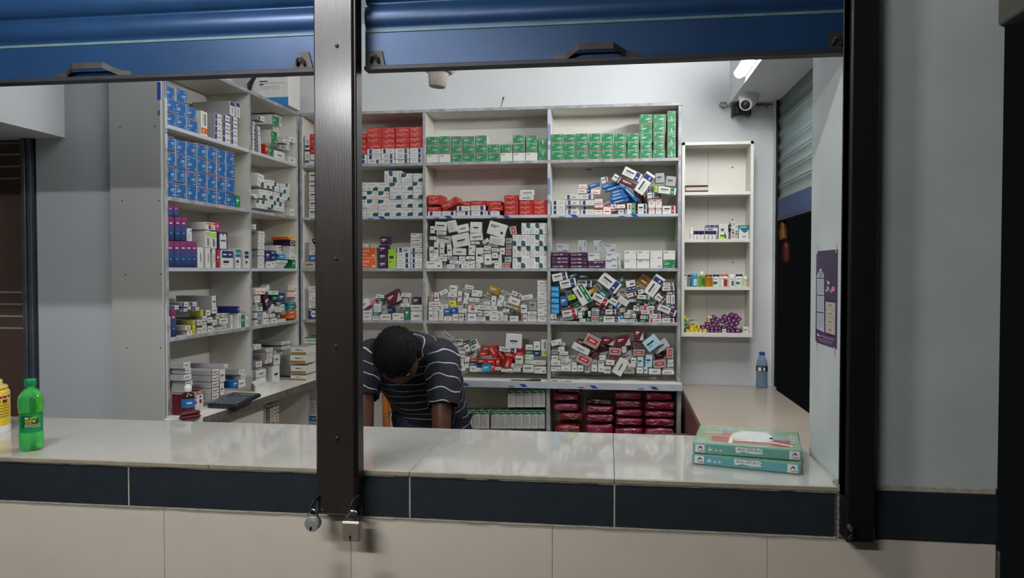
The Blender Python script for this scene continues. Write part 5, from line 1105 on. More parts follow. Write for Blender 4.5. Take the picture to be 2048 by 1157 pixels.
gift_box(zt, f0, f1, .205, .0285, 'mint baby gift box at the bottom of the two on the counter', aqua)
zt2 = zt + .0295
f2, f3 = onZ(1385, 907, zt2), onZ(1605, 924, zt2)
bl = onZ(1411, 838, zt2 + .0285)
gift_box(zt2, f2, f3, max(.16, min(.24, (Vector((bl.x, bl.y, 0)) - Vector((f2.x, f2.y, 0))).length)), .0285, 'green baby gift box on top of the other on the counter', mint)

# ------------------------------------------------------------------ calendar poster on the reveal
XR = 0.571
q0, q1, q2 = onX(1634, 503, XR), onX(1676, 505, XR), onX(1634, 685, XR)
py0, py1 = q1.y, q0.y; pz1, pz0 = q0.z, q2.z
t = thing('calendar_poster', 'narrow purple calendar poster taped to the white reveal wall', 'poster', (XR - .001, (py0 + py1) / 2, pz0))
pur = mat('purple_poster', (52, 34, 74), 0.4, 0, 0.12, 8); pur2 = mat('purple_poster_foot', (66, 30, 92), 0.4, 0, 0.05)
mb = MB(); mb.box((XR - .0016, py0, pz0), (XR - .0004, py1, pz1), pur); mb.build('poster_sheet', t)
mb = MB()
def PQ(pts, m, k=1): mb.quad([(XR - .0016 - .0003 * k, py1 - (py1 - py0) * a, pz0 + (pz1 - pz0) * b) for a, b in pts], m)
def PR(a, b, c, d, m, k=1): PQ([(a, b), (c, b), (c, d), (a, d)], m, k)
PR(0, 0, 1, .115, pur2); PR(0, .115, 1, .135, pm('purple'), 2)
lil = mat('pale_poster_panel', (176, 186, 196), 0.5, 0, 0.04); pal = mat('cream_poster_panel', (186, 178, 168), 0.5, 0, 0.05)
PQ([(.06, .15), (.44, .13), (.40, .74), (.23, .82), (.05, .74)], lil)
for r in range(3):
    PR(.07, .70 - r * .185, .40, .712 - r * .185, pm('ink'), 2)
    for k in range(9): PR(.09, .682 - r * .185 - k * .017, .38, .688 - r * .185 - k * .017, pm('grey'), 2)
for k in range(3): PR(.14, .725 + k * .022, .32, .735 + k * .022, pm('dgrey'), 2)
PR(.50, .12, .94, .46, pal)
for k in range(4):
    PR(.64, .425 - k * .085, .80, .435 - k * .085, pm('brown'), 2)
    for j in range(3): PR(.54, .405 - k * .085 - j * .016, .90, .411 - k * .085 - j * .016, pm('tan'), 2)
for a, b, r, m in ((.62, .66, .05, 'rose'), (.60, .60, .08, 'tan'), (.84, .60, .08, 'pink'), (.74, .575, .05, 'tan'), (.52, .575, .03, 'rose'), (.55, .68, .03, 'grey')):
    PQ([(a + r * math.cos(q * .785), b + r * .36 * math.sin(q * .785)) for q in range(8)], pm(m), 2)
PQ([(.12, .93), (.16, .955), (.14, .93), (.18, .915), (.13, .92)], pm('grey'), 2)
PR(.10, .075, .19, .1, pm('white'), 3)
mb.text('Sonar Tiling Corporation', (XR - .0026, py1 - (py1 - py0) * .2, pz0 + (pz1 - pz0) * .072), (0, -(py1 - py0) * .72, 0), (0, 0, (pz1 - pz0) * .024), pm('white'))
PR(.14, .05, .86, .057, pm('pink'), 3); PR(.2, .03, .78, .036, pm('grey'), 3)
mb.build('poster_print', t)
mb = MB(); tp = mat('clear_tape', (190, 188, 176), 0.3)
for a, b in ((.04, 1.0), (.95, 1.0), (.04, -.05), (.92, -.05)):
    y = py1 - (py1 - py0) * a; z = pz0 + (pz1 - pz0) * b; mb.box((XR - .0022, y - .004, z - .008), (XR - .0004, y + .004, z + .016), tp)
mb.build('tape', t)

# ------------------------------------------------------------------ small things on the worktops
t = thing('calculator', 'black desk calculator at the edge of the left worktop', 'calculator', onZ(458, 805, WT))
ca, cb, cc_ = onZ(414, 817, WT), onZ(473, 820, WT), onZ(458, 791, WT)
u = Vector((cb.x - ca.x, cb.y - ca.y, 0)); w = u.length; u.normalize(); v = Vector((-u.y, u.x, 0)); dl = max(.10, min(.19, (Vector((cc_.x - ca.x, cc_.y - ca.y, 0))).dot(v)))
M = Matrix(((u.x, v.x, 0, ca.x), (u.y, v.y, 0, ca.y), (0, 0, 1, WT), (0, 0, 0, 1))) @ Matrix.Rotation(math.radians(7), 4, 'X')
mb = MB(); mb.box((0, 0, .001), (w, dl, .018), mat('calculator_case', (24, 28, 34), 0.4, 0, 0.05), .004, M=M); mb.build('case', t)
mb = MB(); mb.box((w * .08, dl * .70, .0182), (w * .92, dl * .93, .0195), mat('calculator_screen', (66, 70, 66), 0.2), .0005, M=M); mb.build('screen', t)
mb = MB()
for i in range(6):
    for j in range(5): mb.box((w * (.07 + i * .147), dl * (.06 + j * .122), .0182), (w * (.07 + i * .147 + .115), dl * (.06 + j * .122 + .085), .0215), mat('calculator_key', (84, 92, 100), 0.45), .001, M=M)
tag(mb.build('keypad', t), None, None, None, None)
p = onZ(380, 838, WT); t = thing('spectacle_case', 'dark red case lying at front end of left worktop', 'case', p)
M = Matrix.Translation((p.x, p.y, WT)) @ Matrix.Rotation(math.radians(62), 4, 'Z')
rc = mat('dark_red_leather', (86, 26, 32), 0.4, 0, 0.12, 30)
mb = MB(); mb.box((-.042, -.016, .0004), (.042, .016, .015), rc, .006, M=M); mb.build('case_bottom', t)
mb = MB(); mb.box((-.042, -.016, .0155), (.042, .016, .030), rc, .007, M=M); mb.build('case_lid', t)
p = onZ(495, 783, WT); t = thing('open_carton', 'open white carton with raised flap beside the calculator', 'box', p)
M = Matrix.Translation((-1.672, p.y + .03, WT)) @ Matrix.Rotation(math.radians(88), 4, 'Z')
mb = MB()
for a, b in (((-.06, -.035, .0004), (.06, .035, .002)), ((-.06, -.035, .002), (.06, -.0335, .034)), ((-.06, .0335, .002), (.06, .035, .034)), ((-.06, -.0335, .002), (-.0585, .0335, .034)), ((.0585, -.0335, .002), (.06, .0335, .034))): mb.box(a, b, pm('white'), M=M)
mb.build('carton_body', t)
mb = MB(); mb.box((-.06, -.001, 0), (.06, .001, .026), pm('white'), M=M @ Matrix.Translation((0, .035, .034)) @ Matrix.Rotation(math.radians(-50), 4, 'X')); mb.build('flap', t)
pap = mat('paper', (206, 204, 198), 0.8, 0, 0.03)
for (px, py, a, lab, sx, sy) in ((524, 773, 25, 'small white slip on left worktop, behind the open carton', .05, .03), (353, 838, 40, 'white paper sheet at front end of left worktop', .09, .035), (545, 765, 70, 'narrow white slip near the corner of the left worktop', .05, .015)):
    p = onZ(px, py, WT); M = Matrix.Translation((p.x, p.y, WT + .0004)) @ Matrix.Rotation(math.radians(a), 4, 'Z'); mb = MB(); mb.box((-sx / 2, -sy / 2, 0), (sx / 2, sy / 2, .0012), pap, M=M); tag(mb.build('paper_slip'), lab, 'paper')
p = onY(1178, 340, 4.196); mb = MB(); mb.tube([(p.x - .025, 4.196, p.z + .001), (p.x - .004, 4.194, p.z), (p.x + .004, 4.192, p.z + .004), (p.x + .014, 4.196, p.z - .001)], [.001, .0025, .003, .0015], mat('dark_wire', (40, 34, 28), .6), 6); tag(mb.build('wire'), 'short dark wire stub on back panel of rear-right second shelf', 'wire')
# scissors on the rear worktop lip
p0, p1 = onZ(1024, 757, WT), onZ(1086, 756, WT)
t = thing('scissors', 'black-handled scissors lying on rear worktop lip, under the rear-middle shelves', 'scissors', (p1.x, 3.955, WT))
bl_ = mat('scissor_steel', (70, 70, 72), 0.35, 0.8)
x0, x1 = p0.x, p1.x; z = WT + .004
mb = MB(); mb.add([(x0, 3.945, z - .003), (x0 + .09, 3.942, z - .003), (x0 + .09, 3.950, z - .003), (x0, 3.945, z), (x0 + .09, 3.942, z), (x0 + .09, 3.950, z)], [(2, 1, 0), (3, 4, 5), (0, 1, 4, 3), (1, 2, 5, 4), (2, 0, 3, 5)], bl_); mb.build('blade', t)
mb = MB(); mb.add([(x0 + .005, 3.968, z - .003), (x0 + .09, 3.952, z - .003), (x0 + .092, 3.960, z - .003), (x0 + .005, 3.968, z), (x0 + .09, 3.952, z), (x0 + .092, 3.960, z)], [(2, 1, 0), (3, 4, 5), (0, 1, 4, 3), (1, 2, 5, 4), (2, 0, 3, 5)], bl_); mb.build('blade', t)
for yy_, r in ((3.945, .008), (3.962, .0075)):
    mb = MB(); c = Vector((x1 - .028, yy_, z + .001)); mb.tube([(x0 + .088, 3.95, z), (c.x - .024, yy_, z)], .0035, black, 8)
    mb.tube([c + Vector((.026 * math.cos(k * math.pi / 8), r * .8 * math.sin(k * math.pi / 8), 0)) for k in range(16)], .0035, black, 8, True); mb.build('handle', t)
# blister strips on the rear-right worktop
fo = mat('blister_foil', (170, 172, 174), 0.3, 0.6, 0.1)
for k, (px, a) in enumerate(((1106, 8), (1118, -12), (1131, 20), (1143, -6))):
    p = onZ(px, 747 - k % 2, WT); M = Matrix.Translation((p.x, 3.952 + .006 * (k % 2), WT + .0006)) @ Matrix.Rotation(math.radians(a), 4, 'Z')
    mb = MB(); mb.box((-.016, -.010, 0), (.016, .010, .001), fo if k % 2 else black, M=M)
    for i in range(4):
        for j in range(2): mb.lathe([(.0032, .001), (.0026, .003), (.0005, .0038)], black if k % 2 else fo, c=(-.012 + i * .008, -.005 + j * .010, 0), M=M, seg=8)
    tag(mb.build('blister_strip'), 'pill blister strip on rear-right worktop, %s from left' % ORD[k], 'pills', 'blister strips on the rear worktop')

# ------------------------------------------------------------------ plastic-wrapped packs under the rear worktop
film_m = {}
def pack_mat(n, c):
    m = mat(n, c, 0.22, 0, 0.16, 30, 0.9, 42, coat=1.0, stretch=(1, 1, 2.2)); return m
pk1, pk2, pk3 = pack_mat('crimson_film', (128, 22, 56)), pack_mat('red_film', (122, 26, 30)), pack_mat('dark_maroon_film', (66, 20, 30))
cr = mat('crease_glint', (214, 196, 204), 0.2, 0, 0.1, coat=1)  # pale colour that paints glints along the creases of the film
def pillow(mb, c, w, h, d, m, seed, ax=None):
    r = random.Random(seed); nu, nv = 28, 12; vs = []; fs = []
    ph = [r.uniform(0, 6.28) for _ in range(8)]
    sp = lambda t, e: math.copysign(abs(t) ** e, t)
    for i in range(nv + 1):
        b = -math.pi / 2 + math.pi * i / nv
        for j in range(nu):
            a = 2 * math.pi * j / nu
            x = sp(math.cos(b), .24) * sp(math.cos(a), .26); y = sp(math.cos(b), .3) * sp(math.sin(a), .3); z = sp(math.sin(b), .5)
            k = 1 + .035 * math.sin(5 * a + ph[0] + 3 * b) + .03 * math.sin(9 * a + ph[1]) * math.cos(b) + .03 * math.sin(13 * a + ph[2] + 5 * z)
            p = Vector((x * w / 2 * min(k, 1.01), y * d / 2 * min(k, 1.03), z * h / 2 / 1.1 * (1 + .07 * math.sin(3 * x + ph[3]) + .05 * math.sin(6 * y + ph[4]))))
            vs.append(Vector(c) + p)
    for i in range(nv):
        for j in range(nu): fs.append((i * nu + j, i * nu + (j + 1) % nu, (i + 1) * nu + (j + 1) % nu, (i + 1) * nu + j))
    mb.add(vs, fs, m, True)
def packs():
    S = [[(220, 1040, 260, 74, pk2), (250, 940, 245, 88, pk2), (200, 848, 265, 82, pk1), (205, 752, 265, 84, pk1), (240, 675, 270, 66, pk1)],
         [(520, 1046, 288, 84, pk1), (525, 954, 284, 86, pk1), (525, 868, 284, 80, pk1), (525, 795, 268, 60, pk3)],
         [(810, 1062, 286, 62, pk1), (810, 988, 268, 82, pk1), (810, 905, 268, 78, pk1), (808, 822, 264, 80, pk1), (795, 738, 276, 78, pk1)],
         [(1104, 1072, 296, 62, pk1), (1108, 996, 290, 78, pk1), (1105, 918, 294, 74, pk1), (1110, 834, 288, 92, pk1), (1098, 744, 264, 80, pk1)]]
    SN = ('left', 'second', 'third', 'right'); VN = ('bottom', 'second from bottom', 'third from bottom', 'fourth from bottom', 'top')
    for si, st in enumerate(S):
        zz = LOW
        n = len(st)
        for k, (cx, cy, w, h, m) in enumerate(st):
            a = FB.hit(1090 + cx / 4.821, 640 + cy / 4.821, -.03); w_ = w / 4.821 * 4.0 / FPX; h_ = h / 4.821 * 4.0 / FPX
            z0 = max(zz + .0005, a[1] - h_ / 2); z1 = max(z0 + .03, a[1] + h_ / 2)
            if k + 1 == n: z1 = min(z1, WT - .04)
            if k == 0: z0 = LOW + .0005
            x0, x1 = max(a[0] - w_ / 2, BX[2] + .012), min(a[0] + w_ / 2, BX[3] - .012); c = ((x0 + x1) / 2, 4.055 + .004 * math.sin(k * 2.1 + si), (z0 + z1) / 2)
            vn = 'top' if k == n - 1 else VN[k]
            col = 'red' if m is pk2 else 'dark maroon' if m is pk3 else 'crimson'
            t = thing('wrapped_pack', '%s film-wrapped pack, %s in %s stack under rear worktop' % (col, vn, SN[si]), 'pack', (c[0], c[1], z0), 'wrapped packs under the rear worktop')
            mb = MB(); pillow(mb, c, (x1 - x0) * .965, (z1 - z0) * .97, .155, m, si * 9 + k); mb.build('pack_body', t)
            mb = MB(); r = random.Random(si * 31 + k)
            for q in range(r.randint(6, 11)):
                xx = c[0] + r.uniform(-.38, .38) * (x1 - x0); zc = c[2] + r.uniform(-.22, .3) * (z1 - z0); L = r.uniform(.006, .02); yv = c[1] - .0785
                mb.tube([(xx - L, yv, zc + r.uniform(-.004, .004)), (xx, yv - .002, zc), (xx + L * .7, yv, zc + r.uniform(-.005, .005))], [.0003, .0011, .0003], cr, 5)
            mb.build('glint_streaks', t)
            zz = z1
packs()
t = thing('cardboard_box', 'brown cardboard box beside the crimson packs, under the side worktop edge', 'box', (.37, 3.5, .62))
kb = mat('cardboard', (112, 84, 56), 0.8, 0, 0.1, 20, 0.1)
mb = MB(); mb.box((.18, 3.30, .30), (.388, 3.52, .70), kb, .002); mb.build('box_body', t)
mb = MB(); mb.box((.18, 3.296, .70), (.388, 3.299, .745), kb, M=Matrix.Rotation(0, 4, 'X')); mb.box((.18, 3.521, .70), (.388, 3.524, .735), kb); mb.build('flap', t)
mb = MB(); mb.box((.17, 3.28, .0), (.39, 3.54, .2995), kb, .002); tag(mb.build('cardboard_box'), 'large brown cardboard box on the floor under the other cardboard box', 'box')

# snack packs hanging outside the side opening
for k, (px, py, hh, m, lab) in enumerate(((1566, 462, 40, mat('gold_foil', (150, 104, 48), 0.35, 0.4, 0.3, 30, 0.6, 40), 'gold snack packet hanging in the dark side opening'), (1567, 506, 44, mat('maroon_foil', (92, 36, 34), 0.35, 0.4, 0.3, 30, 0.6, 40), 'maroon snack packet hanging below the gold one in side opening'))):
    p = onX(px, py, .94); d = p.y; h = hh * d / FPX
    mb = MB(); pillow(mb, (.94 + .012 * k, p.y, p.z), .03, h, .085, m, 60 + k)
    t = thing('snack_packet', lab, 'snack', (.94, p.y, p.z - h / 2)); mb.build('packet_body', t)
    mb = MB(); mb.box((.934 + .012 * k, p.y - .03, p.z + h / 2 - .003), (.938 + .012 * k, p.y + .03, p.z + h / 2 + .006), m); mb.build('sealed_edge', t)
mb = MB(); mb.tube([(.942, onX(1566, 440, .94).y, 1.7695), (.94, onX(1566, 440, .94).y, onX(1566, 442, .94).z)], .0015, grey_c, 6); tag(mb.build('hanging_string'), 'thin string holding the snack packets in side opening', 'string')

# ------------------------------------------------------------------ wooden chair behind the man
wood = mat('orange_wood', (168, 98, 44), 0.38, 0, 0.25, 6, 0.1, 30, stretch=(6, 6, 1))
cx = onY(772, 820, 3.52).x
t = thing('wooden_chair', 'orange-brown wooden chair behind the bending man', 'chair', (cx + .17, 3.66, 0))
mb = MB(); mb.box((cx - .02, 3.52, .43), (cx + .36, 3.84, .455), wood, .006); mb.build('seat', t)
for x in (cx, cx + .33):
    mb = MB(); mb.tube([(x, 3.54, .001), (x, 3.54, .43)], [.016, .02], wood, 10); mb.build('leg', t)
    mb = MB(); mb.tube([(x, 3.82, .001), (x, 3.82, .43)], [.016, .02], wood, 10); mb.build('leg', t)
    mb = MB(); mb.tube([(x, 3.535, .455), (x, 3.53, .70), (x, 3.52, .88), (x + .004, 3.515, .905), (x + .012, 3.515, .915)], [.017, .019, .021, .019, .012], wood, 10); mb.build('back_post', t)
mb = MB(); mb.box((cx + .015, 3.508, .80), (cx + .315, 3.528, .885), wood, .006); mb.box((cx + .015, 3.518, .62), (cx + .315, 3.534, .66), wood, .005); mb.build('backrest', t)

# ------------------------------------------------------------------ the man bending behind the counter
skin = mat('brown_skin', (80, 49, 37), 0.5, 0, 0.08, 12)
hair_m = mat('black_hair', (8, 8, 9), 0.75, 0, 0.2, 60, spec=0.15)
def shirt_mat():
    m = mat('striped_shirt', (13, 15, 25), 0.85, 0, 0.06, 60); nt = m.node_tree; b = nt.nodes['Principled BSDF']
    at = nt.nodes.new('ShaderNodeAttribute'); at.attribute_name = 'band'
    mo = nt.nodes.new('ShaderNodeMath'); mo.operation = 'FRACT'; dv = nt.nodes.new('ShaderNodeMath'); dv.operation = 'DIVIDE'; dv.inputs[1].default_value = 0.05
    lt = nt.nodes.new('ShaderNodeMath'); lt.operation = 'LESS_THAN'; lt.inputs[1].default_value = 0.085
    mx = nt.nodes.new('ShaderNodeMix'); mx.data_type = 'RGBA'
    old = b.inputs['Base Color'].links[0].from_socket
    nt.links.new(at.outputs['Fac'], dv.inputs[0]); nt.links.new(dv.outputs[0], mo.inputs[0]); nt.links.new(mo.outputs[0], lt.inputs[0])
    nt.links.new(lt.outputs[0], mx.inputs['Factor']); nt.links.new(old, mx.inputs['A']); mx.inputs['B'].default_value = lin((160, 164, 174)) + (1,)
    nt.links.new(mx.outputs['Result'], b.inputs['Base Color'])
    return m
shirt = shirt_mat()
HC = Vector((-.797, 2.745, 1.170))
fwd = Vector((.22, -.50, -.84)).normalized(); upv = Vector((.02, -.84, .50)); upv = (upv - fwd * upv.dot(fwd)).normalized(); rgt = upv.cross(fwd) * -1   # rgt: image-right side of the head
rgt = fwd.cross(upv); 
def HP(x, y, z): return HC + rgt * x + fwd * y + upv * z
def head_r(d):
    """radius along local direction d = (side, front, up)"""
    x, y, z = d
    r = 1.0 / math.sqrt((x / .081) ** 2 + (y / .101) ** 2 + (z / .118) ** 2)
    if z < 0: r *= 1 - .16 * (-z) * (1 - abs(y) * .4)                          # narrower jaw
    if y > 0 and z < -.3: r *= 1 + .10 * y * min(1, (-z - .3) * 2)              # chin
    if y > .75 and abs(x) < .22 and -.30 < z < .12: r += .021 * (1 - abs(x) / .22) * (1 - abs(z + .14) / .22 if abs(z + .14) < .22 else 0)   # nose
    for sx in (-.34, .34):                                                       # eye sockets
        q = (x - sx) ** 2 + (z - .10) ** 2
        if y > .5 and q < .04: r -= .008 * (1 - q / .04)
    if y > .8 and abs(x) < .26 and abs(z + .42) < .07: r += .003                 # lips
    return r
def head_mesh(mb, m, off=0.0, mask=None, nu=48, nv=32, jag=0.0, seed=1):
    r = random.Random(seed); vs = []; idx = {}
    for i in range(nv + 1):
        b = -math.pi / 2 + math.pi * i / nv
        for j in range(nu):
            a = 2 * math.pi * j / nu; d = (math.cos(b) * math.cos(a), math.cos(b) * math.sin(a), math.sin(b))
            k = head_r(d) + off + (r.uniform(-jag, jag) if jag else 0)
            if mask and not mask(d): k = head_r(d) - .006
            vs.append(HP(d[0] * k, d[1] * k, d[2] * k))
    fs = []
    for i in range(nv):
        for j in range(nu): fs.append((i * nu + j, i * nu + (j + 1) % nu, (i + 1) * nu + (j + 1) % nu, (i + 1) * nu + j))
    mb.add(vs, fs, m, True)
def loft(mb, rings, m, seg=36, exp=.8, close=False):
    """rings: (centre, axis_a, axis_b, ra, rb)"""
    vs = []; fs = []
    sp = lambda t: math.copysign(abs(t) ** exp, t)
    for c, A, B, ra, rb in rings:
        for k in range(seg):
            a = 2 * math.pi * k / seg; vs.append(Vector(c) + A * (ra * sp(math.cos(a))) + B * (rb * sp(math.sin(a))))
    for i in range(len(rings) - 1):
        for k in range(seg): fs.append((i * seg + k, i * seg + (k + 1) % seg, (i + 1) * seg + (k + 1) % seg, (i + 1) * seg + k))
    mb.add(vs, fs, m, True)
    return len(rings), seg
def catmull(P, n):
    out = []
    for i in range(len(P) - 1):
        p0, p1, p2, p3 = P[max(i - 1, 0)], P[i], P[i + 1], P[min(i + 2, len(P) - 1)]
        for q in range(n):
            t = q / n; out.append(tuple(.5 * ((2 * b) + (-a + c) * t + (2 * a - 5 * b + 4 * c - d) * t * t + (-a + 3 * b - 3 * c + d) * t ** 3) for a, b, c, d in zip(p0, p1, p2, p3)))
    out.append(tuple(P[-1])); return out
man = thing('person', 'man in dark striped shirt bending down behind the counter, head lowered', 'person', (-.80, 3.25, 0))
# skeleton of the whole body, grown with the skin modifier
SK = dict(pel=(-.795, 3.25, .83, .115, .095), sp1=(-.80, 3.19, .96, .115, .09), ch=(-.815, 3.08, 1.08, .13, .095), up=(-.83, 2.99, 1.155, .10, .07), nk=(-.83, 2.90, 1.175, .055, .055), nk2=(-.822, 2.83, 1.165, .052, .052), hd=(HC.x, HC.y, HC.z, .06, .06),
          shR=(-.672, 2.985, 1.145, .055, .055), elR=(-.655, 2.87, .965, .043, .043), fa=(-.650, 2.845, .86, .040, .040), wrR=(-.660, 2.83, .745, .026, .026), paR=(-.665, 2.825, .69, .030, .020),
          shL=(-.985, 2.985, 1.145, .055, .055), elL=(-.975, 2.87, .985, .043, .043), fb=(-.965, 2.845, .875, .040, .040), wrL=(-.955, 2.83, .765, .026, .026), paL=(-.95, 2.825, .71, .030, .020),
          hpR=(-.705, 3.26, .78, .085, .085), knR=(-.69, 3.20, .46, .058, .058), anR=(-.69, 3.27, .10, .042, .042), toR=(-.685, 3.12, .045, .036, .03),
          hpL=(-.885, 3.26, .78, .085, .085), knL=(-.90, 3.20, .46, .058, .058), anL=(-.90, 3.27, .10, .042, .042), toL=(-.905, 3.12, .045, .036, .03))
ED = [('pel', 'sp1'), ('sp1', 'ch'), ('ch', 'up'), ('up', 'nk'), ('nk', 'nk2'), ('nk2', 'hd'), ('up', 'shR'), ('shR', 'elR'), ('elR', 'fa'), ('fa', 'wrR'), ('wrR', 'paR'), ('up', 'shL'), ('shL', 'elL'), ('elL', 'fb'), ('fb', 'wrL'), ('wrL', 'paL'),
      ('pel', 'hpR'), ('hpR', 'knR'), ('knR', 'anR'), ('anR', 'toR'), ('pel', 'hpL'), ('hpL', 'knL'), ('knL', 'anL'), ('anL', 'toL')]
def skin_eval(V, Eg, root, sub=1):
    names = list(V); me = bpy.data.meshes.new('figure'); me.from_pydata([V[k][:3] for k in names], [(names.index(a), names.index(b)) for a, b in Eg], [])
    o = bpy.data.objects.new('figure', me); C.objects.link(o)
    o.modifiers.new('s', 'SKIN')
    if not me.skin_vertices: me.skin_vertices.new()
    for i, k in enumerate(names): me.skin_vertices[0].data[i].radius = V[k][3:5]; me.skin_vertices[0].data[i].use_root = (k == root)
    if sub: q = o.modifiers.new('d', 'SUBSURF'); q.levels = sub; q.render_levels = sub
    r = bpy.data.meshes.new_from_object(o.evaluated_get(bpy.context.evaluated_depsgraph_get()))
    vs = [tuple(v.co) for v in r.vertices]; fs = [tuple(p.vertices) for p in r.polygons]
    bpy.data.objects.remove(o); bpy.data.meshes.remove(me); bpy.data.meshes.remove(r)
    return vs, fs
mb = MB(); vs, fs = skin_eval(SK, ED, 'pel', 2); mb.add(vs, fs, skin, True)
head_mesh(mb, skin)
for sx in (-1, 1):                                            # ears
    e = []
    for i in range(7):
        b = -math.pi / 2 + math.pi * i / 6
        for j in range(10):
            a = 2 * math.pi * j / 10; e.append(HP(sx * (.082 + .012 * math.cos(b) * math.cos(a)), -.010 + .017 * math.cos(b) * math.sin(a) , .0 + .030 * math.sin(b)))
    mb.add(e, [(i * 10 + j, i * 10 + (j + 1) % 10, (i + 1) * 10 + (j + 1) % 10, (i + 1) * 10 + j) for i in range(6) for j in range(10)], skin, True)
for s, pa in ((1, 'paR'), (-1, 'paL')):                        # hands: four unequal curled fingers and a thumb
    P = Vector(SK[pa][:3])
    for k, (ox, L) in enumerate(((-.024, .058), (-.008, .068), (.008, .064), (.022, .050))):
        F0 = P + Vector((ox, -.004, -.012)); V = dict(r0=(*(F0 + Vector((0, 0, .03))), .009, .009), r1=(*F0, .009, .009), r2=(*(F0 + Vector((ox * .15, -.006, -L * .5))), .0085, .0085), r3=(*(F0 + Vector((ox * .2, .004, -L * .82))), .0078, .0078), r4=(*(F0 + Vector((ox * .2, .016, -L))), .007, .007))
        a, b = skin_eval(V, [('r0', 'r1'), ('r1', 'r2'), ('r2', 'r3'), ('r3', 'r4')], 'r0', 1); mb.add(a, b, skin, True)
    T0 = P + Vector((-s * .020, 0, .018)); V = dict(t0=(*T0, .011, .011), t1=(*(T0 + Vector((-s * .020, -.012, -.024))), .010, .010), t2=(*(T0 + Vector((-s * .024, -.02, -.052))), .008, .008))
    a, b = skin_eval(V, [('t0', 't1'), ('t1', 't2')], 't0', 1); mb.add(a, b, skin, True)
raw = mb.build('figure'); rm = raw.modifiers.new('r', 'REMESH'); rm.mode = 'VOXEL'; rm.voxel_size = .0055; rm.use_smooth_shade = True
smo = raw.modifiers.new('k', 'SMOOTH'); smo.factor = .5; smo.iterations = 3
bm_ = bpy.data.meshes.new_from_object(raw.evaluated_get(bpy.context.evaluated_depsgraph_get())); bpy.data.objects.remove(raw)
bm_.materials.clear(); bm_.materials.append(skin)
body = bpy.data.objects.new('body', bm_); C.objects.link(body); body.parent = man; body.matrix_parent_inverse = Matrix.Translation(man.location).inverted()
for p in bm_.polygons: p.use_smooth = True
# hair cap with short uneven tufts
def hmask(d): x, y, z = d; return z > (.40 + .12 * abs(x) if y > .25 else -.02 if y > -.15 else -.42) - .1 * max(0, abs(x) - .6)
mb = MB(); head_mesh(mb, hair_m, .012, hmask, 64, 44, .0012, 3)
r = random.Random(5)
for k in range(1500):
    a = r.uniform(0, 6.283); z = r.uniform(-.4, 1); c_ = math.sqrt(1 - z * z); d = (c_ * math.cos(a), c_ * math.sin(a), z)
    if not hmask(d): continue
    q = head_r(d) + .010; o_ = HP(d[0] * q, d[1] * q, d[2] * q); n_ = (o_ - HC).normalized(); tn = Vector((r.uniform(-1, 1), r.uniform(-1, 1), r.uniform(-1, 1))); tn = (tn - n_ * tn.dot(n_)).normalized()
    L = r.uniform(.006, .014); b2 = n_.cross(tn); w = .0028
    tip = o_ + n_ * L * .7 + tn * L
    mb.add([o_ + tn * w, o_ - tn * w * .5 + b2 * w, o_ - tn * w * .5 - b2 * w, tip], [(0, 1, 3), (1, 2, 3), (2, 0, 3)], hair_m, True)
mb.build('hair', man)
mb = MB()
for sx in (-1, 1): mb.lathe([(.0, -.011), (.008, -.008), (.011, 0), (.008, .008), (0, .011)], mat('eye_white', (200, 196, 190), 0.2), M=Matrix.Translation(HP(sx * .030, .078, .009)), seg=12, cap=False)
mb.build('eyes', man)
mb = MB()
for sx in (-1, 1): mb.tube([HP(sx * .014, .098, .027), HP(sx * .031, .094, .032), HP(sx * .048, .081, .027)], [.003, .004, .002], hair_m, 6)
mb.build('eyebrows', man)
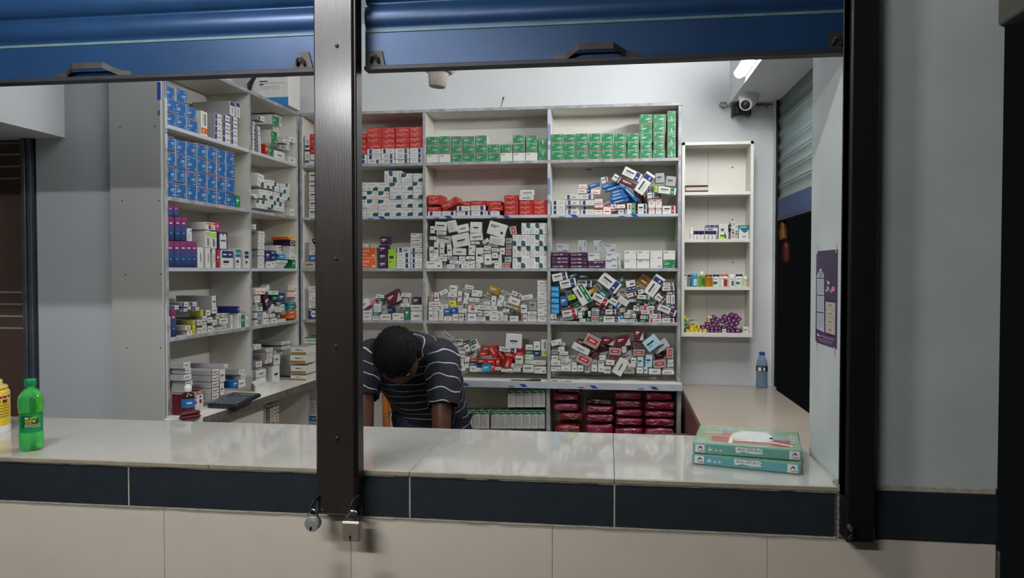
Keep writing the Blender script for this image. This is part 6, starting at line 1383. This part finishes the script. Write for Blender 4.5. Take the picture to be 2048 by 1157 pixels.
# shirt: torso and two sleeves
X = Vector((1, 0, 0))
TR = [(-.792, 3.285, .76, .178, .125), (-.795, 3.255, .85, .170, .122), (-.80, 3.205, .95, .170, .118), (-.815, 3.10, 1.06, .182, .122), (-.827, 3.02, 1.125, .190, .112), (-.832, 2.955, 1.168, .165, .085), (-.832, 2.905, 1.184, .105, .070), (-.829, 2.872, 1.180, .066, .062)]
TR = catmull(TR, 7)
def wear(name, ring, seg, wr=0.003, parent=man, exp=.85, seed=0):
    rr = random.Random(seed); ph = [rr.uniform(0, 6.28) for _ in range(6)]
    mb = MB(); vs = []; band = []; fs = []; acc = 0
    sp = lambda t: math.copysign(abs(t) ** exp, t)
    prev = None
    for i, (c, A, B, ra, rb) in enumerate(ring):
        if prev is not None: acc += (Vector(c) - prev).length
        prev = Vector(c)
        for k in range(seg):
            a = 2 * math.pi * k / seg; f = 1 + wr / max(ra, .03) * (math.sin(3 * a + ph[0] + acc * 30) + .7 * math.sin(7 * a + ph[1] - acc * 45) + .6 * math.sin(11 * a + ph[2] + acc * 20))
            vs.append(Vector(c) + A * (ra * sp(math.cos(a)) * f) + B * (rb * sp(math.sin(a)) * f)); band.append(acc + .006 * math.sin(2 * a + ph[3]) + .004 * math.sin(5 * a + ph[4] + acc * 20))
    n = len(ring)
    for i in range(n - 1):
        for k in range(seg): fs.append((i * seg + k, i * seg + (k + 1) % seg, (i + 1) * seg + (k + 1) % seg, (i + 1) * seg + k))
    mb.add(vs, fs, shirt, True); o = mb.build(name, parent)
    at = o.data.attributes.new('band', 'FLOAT', 'POINT'); at.data.foreach_set('value', band)
    so = o.modifiers.new('cloth', 'SOLIDIFY'); so.thickness = .003; so.offset = -1
    return o
ring = []
for i, (x, y, z, ra, rb) in enumerate(TR):
    p = Vector((x, y, z)); a = Vector(TR[max(i - 1, 0)][:3]); b = Vector(TR[min(i + 1, len(TR) - 1)][:3]); tg = (b - a).normalized()
    A = (X - tg * X.dot(tg)).normalized(); B = tg.cross(A); ring.append((p, A, B, ra, rb))
wear('shirt', ring, 64, .0035, seed=2)
for nme, P in (('R', [(-.77, 3.01, 1.130, .045), (-.74, 3.0, 1.134, .062), (-.690, 2.985, 1.140, .078), (-.668, 2.95, 1.09, .076), (-.655, 2.905, 1.02, .067), (-.650, 2.875, .960, .063)]), ('L', [(-.89, 3.01, 1.130, .045), (-.92, 3.0, 1.134, .062), (-.968, 2.985, 1.140, .078), (-.985, 2.95, 1.09, .074), (-.983, 2.905, 1.03, .064), (-.978, 2.88, .985, .060)])):
    Q = catmull(P, 8); ring = []
    for i, (x, y, z, ra) in enumerate(Q):
        p = Vector((x, y, z)); a = Vector(Q[max(i - 1, 0)][:3]); b = Vector(Q[min(i + 1, len(Q) - 1)][:3]); tg = (b - a).normalized()
        up_ = Vector((0, 1, 0)); A = (up_ - tg * up_.dot(tg)).normalized(); B = tg.cross(A); ring.append((p, A, B, ra, ra))
    wear('sleeve', ring, 40, .002, seed=4 if nme == 'R' else 6, exp=1.0)
# trousers
TV = {k: (SK[k][0], SK[k][1], SK[k][2], SK[k][3] + .016, SK[k][4] + .016) for k in ('pel', 'hpR', 'knR', 'anR', 'hpL', 'knL', 'anL')}
TV['pel'] = (-.795, 3.262, .80, .135, .108)
vs, fs = skin_eval(TV, [('pel', 'hpR'), ('hpR', 'knR'), ('knR', 'anR'), ('pel', 'hpL'), ('hpL', 'knL'), ('knL', 'anL')], 'pel', 2)
mb = MB(); mb.add(vs, fs, mat('dark_jeans', (30, 36, 52), 0.8, 0, 0.1, 30), True); mb.build('trousers', man)
